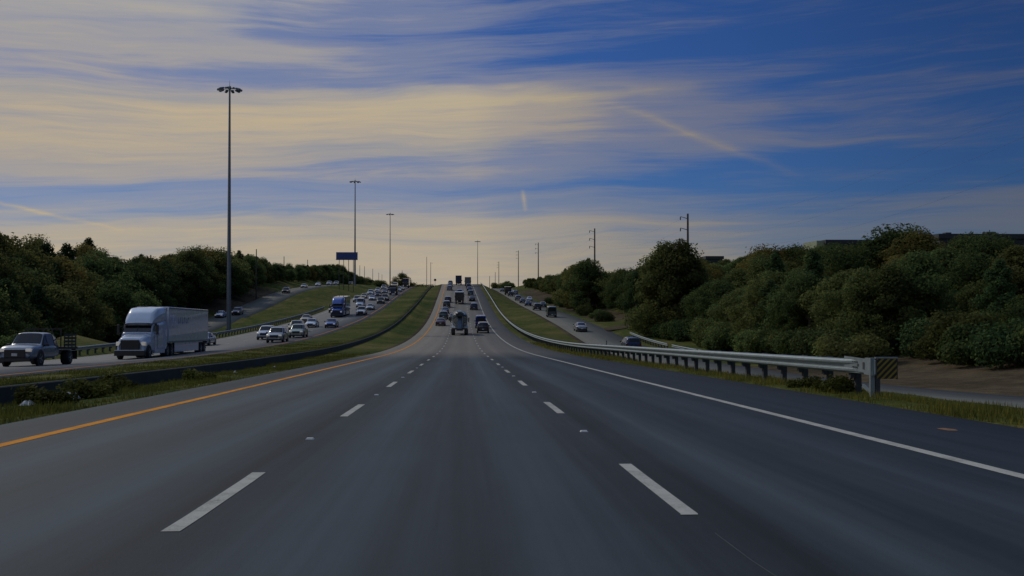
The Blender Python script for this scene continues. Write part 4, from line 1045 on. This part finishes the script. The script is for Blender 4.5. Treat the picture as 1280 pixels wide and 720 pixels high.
# --- trucks
def wheels(P_, xs, ys, r, w, rimm=True):
    tq, rq = wheel_mesh(r, w)
    for y in ys:
        for x in xs:
            P_.append(('wheel', tq, (x, y, r), [('rim', rq)]))
def semi_parts(cabp, boxp, tl=15.7, th=4.1):
    """front bumper at y = 0, everything behind it at negative y"""
    P_ = []; z0 = (0, 0, 0); pm = PAINT[cabp]; bm_ = PAINT[boxp]
    def loft(secs, m, smooth=False):
        q = MB(); rings = []
        for (y, zb, zt, w, wt, c) in secs:
            half = [(w * .96, zb), (w, zb + c), (w, zt - (zt - zb) * .45), (wt + (w - wt) * .25, zt - c * 1.1), (wt - c, zt - c * .15), (0, zt + .02)]
            rings.append([(x, y, z) for x, z in half] + [(-x, y, z) for x, z in reversed(half[:-1])])
        n = len(rings[0]); vs = [p for r_ in rings for p in r_]; fs = []
        for i in range(len(rings) - 1):
            for j in range(n): k = (j + 1) % n; fs.append((i * n + j, (i + 1) * n + j, (i + 1) * n + k, i * n + k)[::-1])
        fs.append(tuple(range(n))); fs.append(tuple(reversed(range((len(rings) - 1) * n, len(rings) * n))))
        q.add(vs, fs, m, smooth); q.round = True; return q
    P_.append(('hood', loft([(-.06, .62, 1.35, .86, .72, .1), (-.16, .55, 1.62, 1.0, .84, .14), (-.8, .55, 1.78, 1.10, .92, .14), (-1.75, .55, 1.95, 1.18, 1.05, .14)], pm), z0, []))
    P_.append(('cab', loft([(-1.55, .6, 1.98, 1.16, 1.08, .1), (-1.72, .6, 2.05, 1.18, 1.08, .1), (-2.30, .6, 2.70, 1.22, 1.02, .12), (-2.6, .6, 2.8, 1.24, 1.12, .12), (-5.2, .6, 3.0, 1.25, 1.22, .1)], pm), z0, []))
    P_.append(('roof_fairing', loft([(-2.12, 2.60, 2.78, 1.00, .88, .04), (-2.30, 2.68, 3.12, 1.07, .90, .08), (-2.75, 2.72, 3.62, 1.15, .96, .12), (-3.6, 2.8, 3.98, 1.22, 1.08, .12), (-5.35, 3.0, 4.08, 1.25, 1.16, .1)], pm), z0, []))
    q = MB(); quad_panel(q, [(1.08, -1.73, 2.07), (-1.08, -1.73, 2.07), (-1.0, -2.27, 2.64), (1.0, -2.27, 2.64)], .01, .05, M_GLASS)
    sb = MB(); sb.box((0, -1.93, 2.37), (.035, .05, .72), M_BLACK, rx=.75)
    P_.append(('windscreen', q, z0, [('centre_strip', sb)]))
    q = MB(); q.rbox((0, -2.10, 2.70), (2.1, .34, .08), .03, M_BLACK); P_.append(('sun_visor', q, z0, []))
    for s in (-1, 1):
        q = MB(); quad_panel(q, [(s * 1.225, -1.95, 2.10), (s * 1.25, -2.85, 2.10), (s * 1.20, -2.85, 2.75), (s * 1.14, -2.36, 2.75)][::s], .03, .02, M_GLASS); P_.append(('side_window', q, z0, []))
        q = MB(); q.box((s * 1.265, -2.95, 1.75), (.012, .02, 1.95), M_BLACK); q.box((s * 1.265, -1.98, 1.4), (.012, .02, 1.3), M_BLACK); q.box((s * 1.28, -2.8, 1.75), (.03, .18, .04), M_CHROME); P_.append(('door', q, z0, []))
        q = MB(); q.rbox((s * .93, -.30, 1.18), (.34, .46, .30), .08, M_LENS); P_.append(('headlight', q, z0, []))
        q = MB(); q.rbox((s * 1.50, -1.95, 2.25), (.20, .12, .78), .04, M_BLACK); q.tube((s * 1.2, -2.0, 2.5), (s * 1.5, -1.95, 2.5), .02, .02, M_BLACK, 6); q.tube((s * 1.2, -2.0, 1.95), (s * 1.5, -1.95, 1.98), .02, .02, M_BLACK, 6); P_.append(('mirror', q, z0, []))
        q = MB(); q.rbox((s * 1.14, -3.75, .70), (.18, 2.9, .62), .06, pm); P_.append(('fuel_tank_fairing', q, z0, []))
        q = MB(); q.lathe((s * .93, -1.05, .52), (s, 0, 0), [(0, .60), (.20, .60)], M_BLACK, 18); P_.append(('wheel_arch', q, z0, []))
        q = MB(); q.box((s * 1.22, -5.45, 2.35), (.05, .5, 3.3), pm); P_.append(('side_extender', q, z0, []))
    q = MB(); q.rbox((0, .0, 1.08), (1.42, .14, .80), .08, M_BLACK)
    for k in range(5): q.box((0, .075, .80 + .13 * k), (1.25, .015, .015), M_POST)
    P_.append(('grille', q, z0, []))
    q = MB(); q.rbox((0, -.06, .48), (2.34, .40, .44), .10, M_BLACK); q.box((0, -.02, .69), (2.2, .34, .05), pm); P_.append(('bumper', q, z0, []))
    q = MB(); q.box((0, -6.0, .95), (.85, 8.5, .25), M_BLACK); P_.append(('chassis', q, z0, []))
    yb = -6.0; q = MB(); q.rbox((0, yb - tl / 2, (1.18 + th) / 2), (2.6, tl, th - 1.18), .05, bm_)
    rails = MB()
    for s in (-1, 1):
        rails.box((s * 1.302, yb - tl / 2, 1.24), (.02, tl - .1, .14), M_GALV); rails.box((s * 1.302, yb - tl / 2, th - .10), (.02, tl - .1, .12), M_GALV)
    skirt = MB()
    for s in (-1, 1): skirt.box((s * 1.26, yb - tl * .44, .78), (.03, tl * .60, .80), bm_)
    mark = MB()
    for s in (-1, 1):
        mm = mat('faded_lettering', (.14, .19, .30), .6)
        for k, (w_, h_) in enumerate(((.5, .55), (.34, .5), (.5, .6), (.4, .52), (.34, .5), (.5, .42))):
            mark.box((s * 1.304, yb - 3.0 - .62 * k, 3.02), (.008, .14, h_), mm); mark.box((s * 1.304, yb - 3.0 - .62 * k - .14, 3.02 + (.2 if k % 2 else -.18)), (.007, w_ * .7, .13), mm)
    rd = MB(); rd.box((0, yb - tl - .01, (1.25 + th) / 2), (2.45, .03, th - 1.5), bm_); rd.box((0, yb - tl - .03, (1.25 + th) / 2), (.03, .02, th - 1.6), M_BLACK)
    P_.append(('trailer_box', q, z0, [('trim_rail', rails), ('side_skirt', skirt), ('faded_lettering', mark), ('rear_door', rd)]))
    q = MB(); q.box((0, yb - tl + 1.6, .95), (1.1, 3.2, .28), M_BLACK); q.box((0, yb - tl + .1, .58), (2.3, .1, .12), M_GALV); P_.append(('trailer_bogie', q, z0, []))
    for s in (-1, 1): q = MB(); q.box((s * .9, yb - 3.0, .66), (.12, .12, 1.0), M_POST); q.box((s * .9, yb - 3.0, .17), (.3, .3, .05), M_POST); P_.append(('landing_leg', q, z0, []))
    for s in (-1, 1): q = MB(); q.box((s * 1.0, yb - tl - .02, 1.10), (.4, .05, .12), M_RED); P_.append(('taillight', q, z0, []))
    wheels(P_, (-1.06, 1.06), (-1.05,), .52, .30)
    wheels(P_, (-1.0, 1.0), (-5.9, -7.2, yb - tl + 1.2, yb - tl + 2.5), .51, .52)
    return P_
spawn('semi_truck', 'semi_white', lambda: semi_parts('white', 'white', 13.7), False, 'white semi truck with sleeper cab and long plain white trailer', 'semi truck', None, -25.25, 83.2, lz, -1)
spawn('semi_truck', 'semi_blue', lambda: semi_parts('blue', 'grey', 8.5), False, 'blue semi truck with short grey trailer in the middle oncoming lane', 'semi truck', None, -25.6, 222, lz, -1)

def box_truck_parts(cabp, boxp, h=3.7, L_=7.5):
    P_ = []; z0 = (0, 0, 0); pm = PAINT[cabp]
    q = MB(); q.rbox((0, -L_ * .12, (1.0 + h) / 2), (2.45, L_ * .74, h - 1.0), .06, PAINT[boxp]); P_.append(('cargo_box', q, z0, []))
    q = MB(); q.box((0, -L_ * .49 - .02, (1.1 + h) / 2), (2.2, .04, h - 1.4), PAINT[boxp]); q.box((0, -L_ * .49 - .05, 1.3), (.3, .03, .08), M_BLACK); P_.append(('roller_door', q, z0, []))
    q = MB(); q.rbox((0, L_ * .36, 1.55), (2.1, 1.6, 1.7), .22, pm); q.rbox((0, L_ * .47, 1.05), (1.9, .9, .9), .2, pm); P_.append(('cab', q, z0, []))
    q = MB(); quad_panel(q, [(.92, L_ * .36 + .86, 1.5), (-.92, L_ * .36 + .86, 1.5), (-.85, L_ * .36 + .70, 2.25), (.85, L_ * .36 + .70, 2.25)], .02, .03, M_GLASS); P_.append(('windscreen', q, z0, []))
    q = MB(); q.box((0, 0, .75), (.9, L_ * .95, .3), M_BLACK); q.box((0, -L_ * .49, .55), (2.3, .1, .14), M_BLACK); P_.append(('chassis', q, z0, []))
    for s in (-1, 1):
        q = MB(); q.box((s * 1.0, -L_ * .49 - .03, .86), (.3, .05, .16), M_RED); P_.append(('taillight', q, z0, []))
        q = MB(); q.rbox((s * .78, L_ * .47 + .44, 1.0), (.3, .12, .22), .03, M_LENS); P_.append(('headlight', q, z0, []))
        q = MB(); q.box((s * 1.28, L_ * .42, 1.8), (.16, .08, .5), M_BLACK); P_.append(('mirror', q, z0, []))
    wheels(P_, (-.95, .95), (L_ * .36, -L_ * .28), .48, .36)
    return P_
def btruck(c1, c2, h, X, D, zf, fc, lab, g=None): spawn('box_truck', f'bt{c1}{c2}{h}', lambda: box_truck_parts(c1, c2, h), D > 330, lab, 'box truck', g, X, D, zf, fc)
btruck('black', 'black', 3.3, -.35, 300, mz, 1, 'black box truck in the middle lane ahead of the mixer truck', 'box trucks')
btruck('black', 'navy', 3.9, -.2, 441, mz, 1, 'tall dark box truck silhouetted on the crest in the middle lane', 'box trucks')
btruck('navy', 'grey', 3.6, 3.3, 424, mz, 1, 'dark grey box truck near the crest in the right main lane', 'box trucks')
btruck('navy', 'black', 3.2, -21.2, 345, lz, -1, 'dark box truck coming down the near oncoming lane', 'box trucks')
btruck('black', 'navy', 3.8, -21.2, 432, lz, -1, 'dark box truck at the crest of the opposite carriageway', 'box trucks')
btruck('black', 'black', 3.2, 18.8, 420, fr, 1, 'dark truck high on the right frontage road', 'box trucks')

def mixer_parts():
    P_ = []; z0 = (0, 0, 0); pm = PAINT['lightblue']; body = mat('mixer_drum', (.045, .07, .10), .25, .3, var=.2, coat=.6)
    q = MB(); q.rbox((0, 3.4, 1.75), (2.35, 1.9, 2.1), .25, PAINT['white']); q.rbox((0, 4.6, 1.25), (2.0, 1.1, 1.1), .2, PAINT['white']); P_.append(('cab', q, z0, []))
    q = MB(); quad_panel(q, [(1.0, 4.40, 1.85), (-1.0, 4.40, 1.85), (-.95, 4.28, 2.6), (.95, 4.28, 2.6)], .02, .03, M_GLASS); P_.append(('windscreen', q, z0, []))
    q = MB(); q.box((0, .0, .85), (1.0, 9.0, .32), M_BLACK); P_.append(('chassis', q, z0, []))
    q = MB(); q.lathe((0, 2.3, 1.95), (0, -1, .18), [(0, .45), (.3, .85), (1.3, 1.18), (2.6, 1.20), (4.0, 1.02), (5.2, .66), (5.6, .55), (5.62, .40), (5.3, .3)], body, 28)
    fins = MB()
    for k in range(3): fins.lathe((0, 2.3 - (1.4 + k) * .985, 1.95 + (1.4 + k) * .177), (0, -1, .18), [(0, 1.19 - k * .02), (.04, 1.225 - k * .02), (.1, 1.19 - k * .02)], M_GALV, 28)
    P_.append(('drum', q, z0, [('band', fins)]))
    q = MB(); q.box((0, -3.55, 3.05), (.95, .6, .5), M_POST, top=1.3); P_.append(('hopper', q, z0, []))
    q = MB()
    q.add([(-.30, -3.4, 2.5), (.30, -3.4, 2.5), (.34, -4.3, 1.0), (-.34, -4.3, 1.0), (-.2, -3.5, 2.4), (.2, -3.5, 2.4), (.22, -4.38, .95), (-.22, -4.38, .95)], [(0, 4, 7, 3), (4, 5, 6, 7), (5, 1, 2, 6)], mat('chute_steel', (.06, .09, .13), .4, .4)); P_.append(('chute', q, z0, []))
    for s in (-1, 1):
        q = MB(); q.box((s * .42, -3.7, 1.9), (.10, .10, 2.3), M_GALV); P_.append(('frame_upright', q, z0, []))
        q = MB(); n = 9
        for k in range(n):
            a0, a1 = math.pi * k / n, math.pi * (k + 1) / n
            pa = [(s * 1.25, -2.4 + 1.35 * math.cos(a), .95 + .42 * math.sin(a)) for a in (a0, a1)]; pb = [(s * .7, y, z) for _, y, z in pa]
            q.add([pa[0], pa[1], pb[1], pb[0]], [(0, 1, 2, 3)], M_GALV)
        P_.append(('fender', q, z0, []))
        q = MB(); q.box((s * 1.05, -3.95, .60), (.42, .03, .6), M_BLACK); P_.append(('mud_flap', q, z0, []))
        q = MB(); q.box((s * .95, -4.02, 1.0), (.34, .05, .16), M_RED); P_.append(('taillight', q, z0, []))
        q = MB(); q.rbox((s * 1.42, 3.9, 2.1), (.18, .1, .7), .03, M_BLACK); q.tube((s * 1.1, 3.9, 2.3), (s * 1.42, 3.9, 2.3), .02, .02, M_BLACK, 5); P_.append(('mirror', q, z0, []))
        q = MB(); q.rbox((s * .8, 5.15, 1.15), (.3, .1, .25), .03, M_LENS); P_.append(('headlight', q, z0, []))
    q = MB(); q.box((.62, -3.8, 1.9), (.03, .04, 2.0), M_GALV); q.box((.92, -3.8, 1.9), (.03, .04, 2.0), M_GALV)
    for k in range(6): q.box((.77, -3.8, 1.05 + .33 * k), (.3, .03, .03), M_GALV)
    P_.append(('ladder', q, z0, []))
    q = MB(); q.box((0, -3.98, .95), (2.3, .06, .22), M_POST); q.lathe((0, -2.6, 3.3), (1, 0, 0), [(-.45, .3), (.45, .3)], M_GALV, 12); P_.append(('rear_beam', q, z0, []))
    wheels(P_, (-1.0, 1.0), (3.9,), .5, .3); wheels(P_, (-.96, .96), (-1.8, -3.05), .5, .52)
    return P_
spawn('mixer_truck', 'mixer', mixer_parts, False, 'grey concrete mixer truck seen from behind in the middle main lane', 'mixer truck', None, -.38, 165, mz, 1)

def flatbed_parts():
    P_ = []; z0 = (0, 0, 0); pm = PAINT['silverwhite']
    base = [p for p in car_parts('pickup', 'silverwhite')]
    # cab and nose only: rebuild the body without the bed
    st = BODY['pickup']['st']; BODY['tmpcab'] = dict(BODY['pickup']); BODY['tmpcab']['st'] = [(-1.0, .5, 1.0, 1.6, .94, .70)] + st[4:]; BODY['tmpcab']['cab'] = (0, 3); BODY['tmpcab']['wb'] = (1.75,)
    q, rings = body_loft('tmpcab', pm); P_.append(('body', q, z0, [('wheel_arch', k) for k in q.arch]))
    q2 = [g for g in glass_parts('tmpcab', rings)]
    for nme, g in q2:
        if nme != 'rear_window': P_.append((nme, g, z0, []))
    for p in base:
        if p[0] in ('headlight', 'mirror', 'grille', 'front_bumper'): P_.append(p)
        if p[0] == 'wheel' and p[2][1] > 0: P_.append(p)
    q = MB(); q.box((0, -2.25, .98), (2.2, 2.6, .12), M_POST)
    for k in range(9): q.box((-.96 + .24 * k, -2.25, 1.045), (.2, 2.58, .02), mat('bed_planks', (.10, .085, .07), .8))
    q.box((0, -2.25, .72), (.8, 2.9, .28), M_BLACK); P_.append(('flatbed', q, z0, []))
    q = MB()
    for x in (-1.0, -.5, 0, .5, 1.0): q.box((x, -1.08, 1.55), (.05, .05, 1.05), M_BLACK)
    q.box((0, -1.08, 2.08), (2.1, .06, .06), M_BLACK); q.box((0, -1.08, 1.5), (2.1, .04, .05), M_BLACK); P_.append(('headache_rack', q, z0, []))
    for s in (-1, 1):
        q = MB()
        for y in (-1.5, -2.1, -2.7, -3.3): q.box((s * 1.06, y, 1.40), (.05, .05, .8), M_BLACK)
        [q.box((s * 1.06, -2.4, z_), (.04, 1.95, .13), M_POST) for z_ in (1.16, 1.36, 1.56, 1.76)]; P_.append(('stake_side', q, z0, []))
        q = MB(); q.box((s * .9, -3.55, .55), (.34, .03, .5), M_BLACK); P_.append(('mud_flap', q, z0, []))
        q = MB(); q.box((s * .85, -3.58, .9), (.25, .04, .12), M_RED); P_.append(('taillight', q, z0, []))
    q = MB(); q.box((0, 2.92, .64), (.3, .02, .15), M_PLATE); P_.append(('licence_plate', q, z0, []))
    wheels(P_, (-.88, .88), (-2.35,), .42, .46)
    return P_
fb = spawn('flatbed_pickup', 'flatbed', flatbed_parts, False, 'white pickup with a dark stake flatbed at the left edge', 'flatbed pickup', None, -24.3, 62.6, lz, -1)
mbp = MB(); mbp.rbox((0, 0, .13), (.5, .7, .26), .08, M_LITTER)
o = part('cargo_bundle', mbp, None); o.location = (-24.6, 63.9, lz(-24.5, 63.9) + EYE + 1.06)
mbp = MB(); 
tag(o, 'pale wrapped bundle lying on the bed of the flatbed pickup', 'bundle')
print('trees', ntree, 'objects', len(bpy.data.objects))
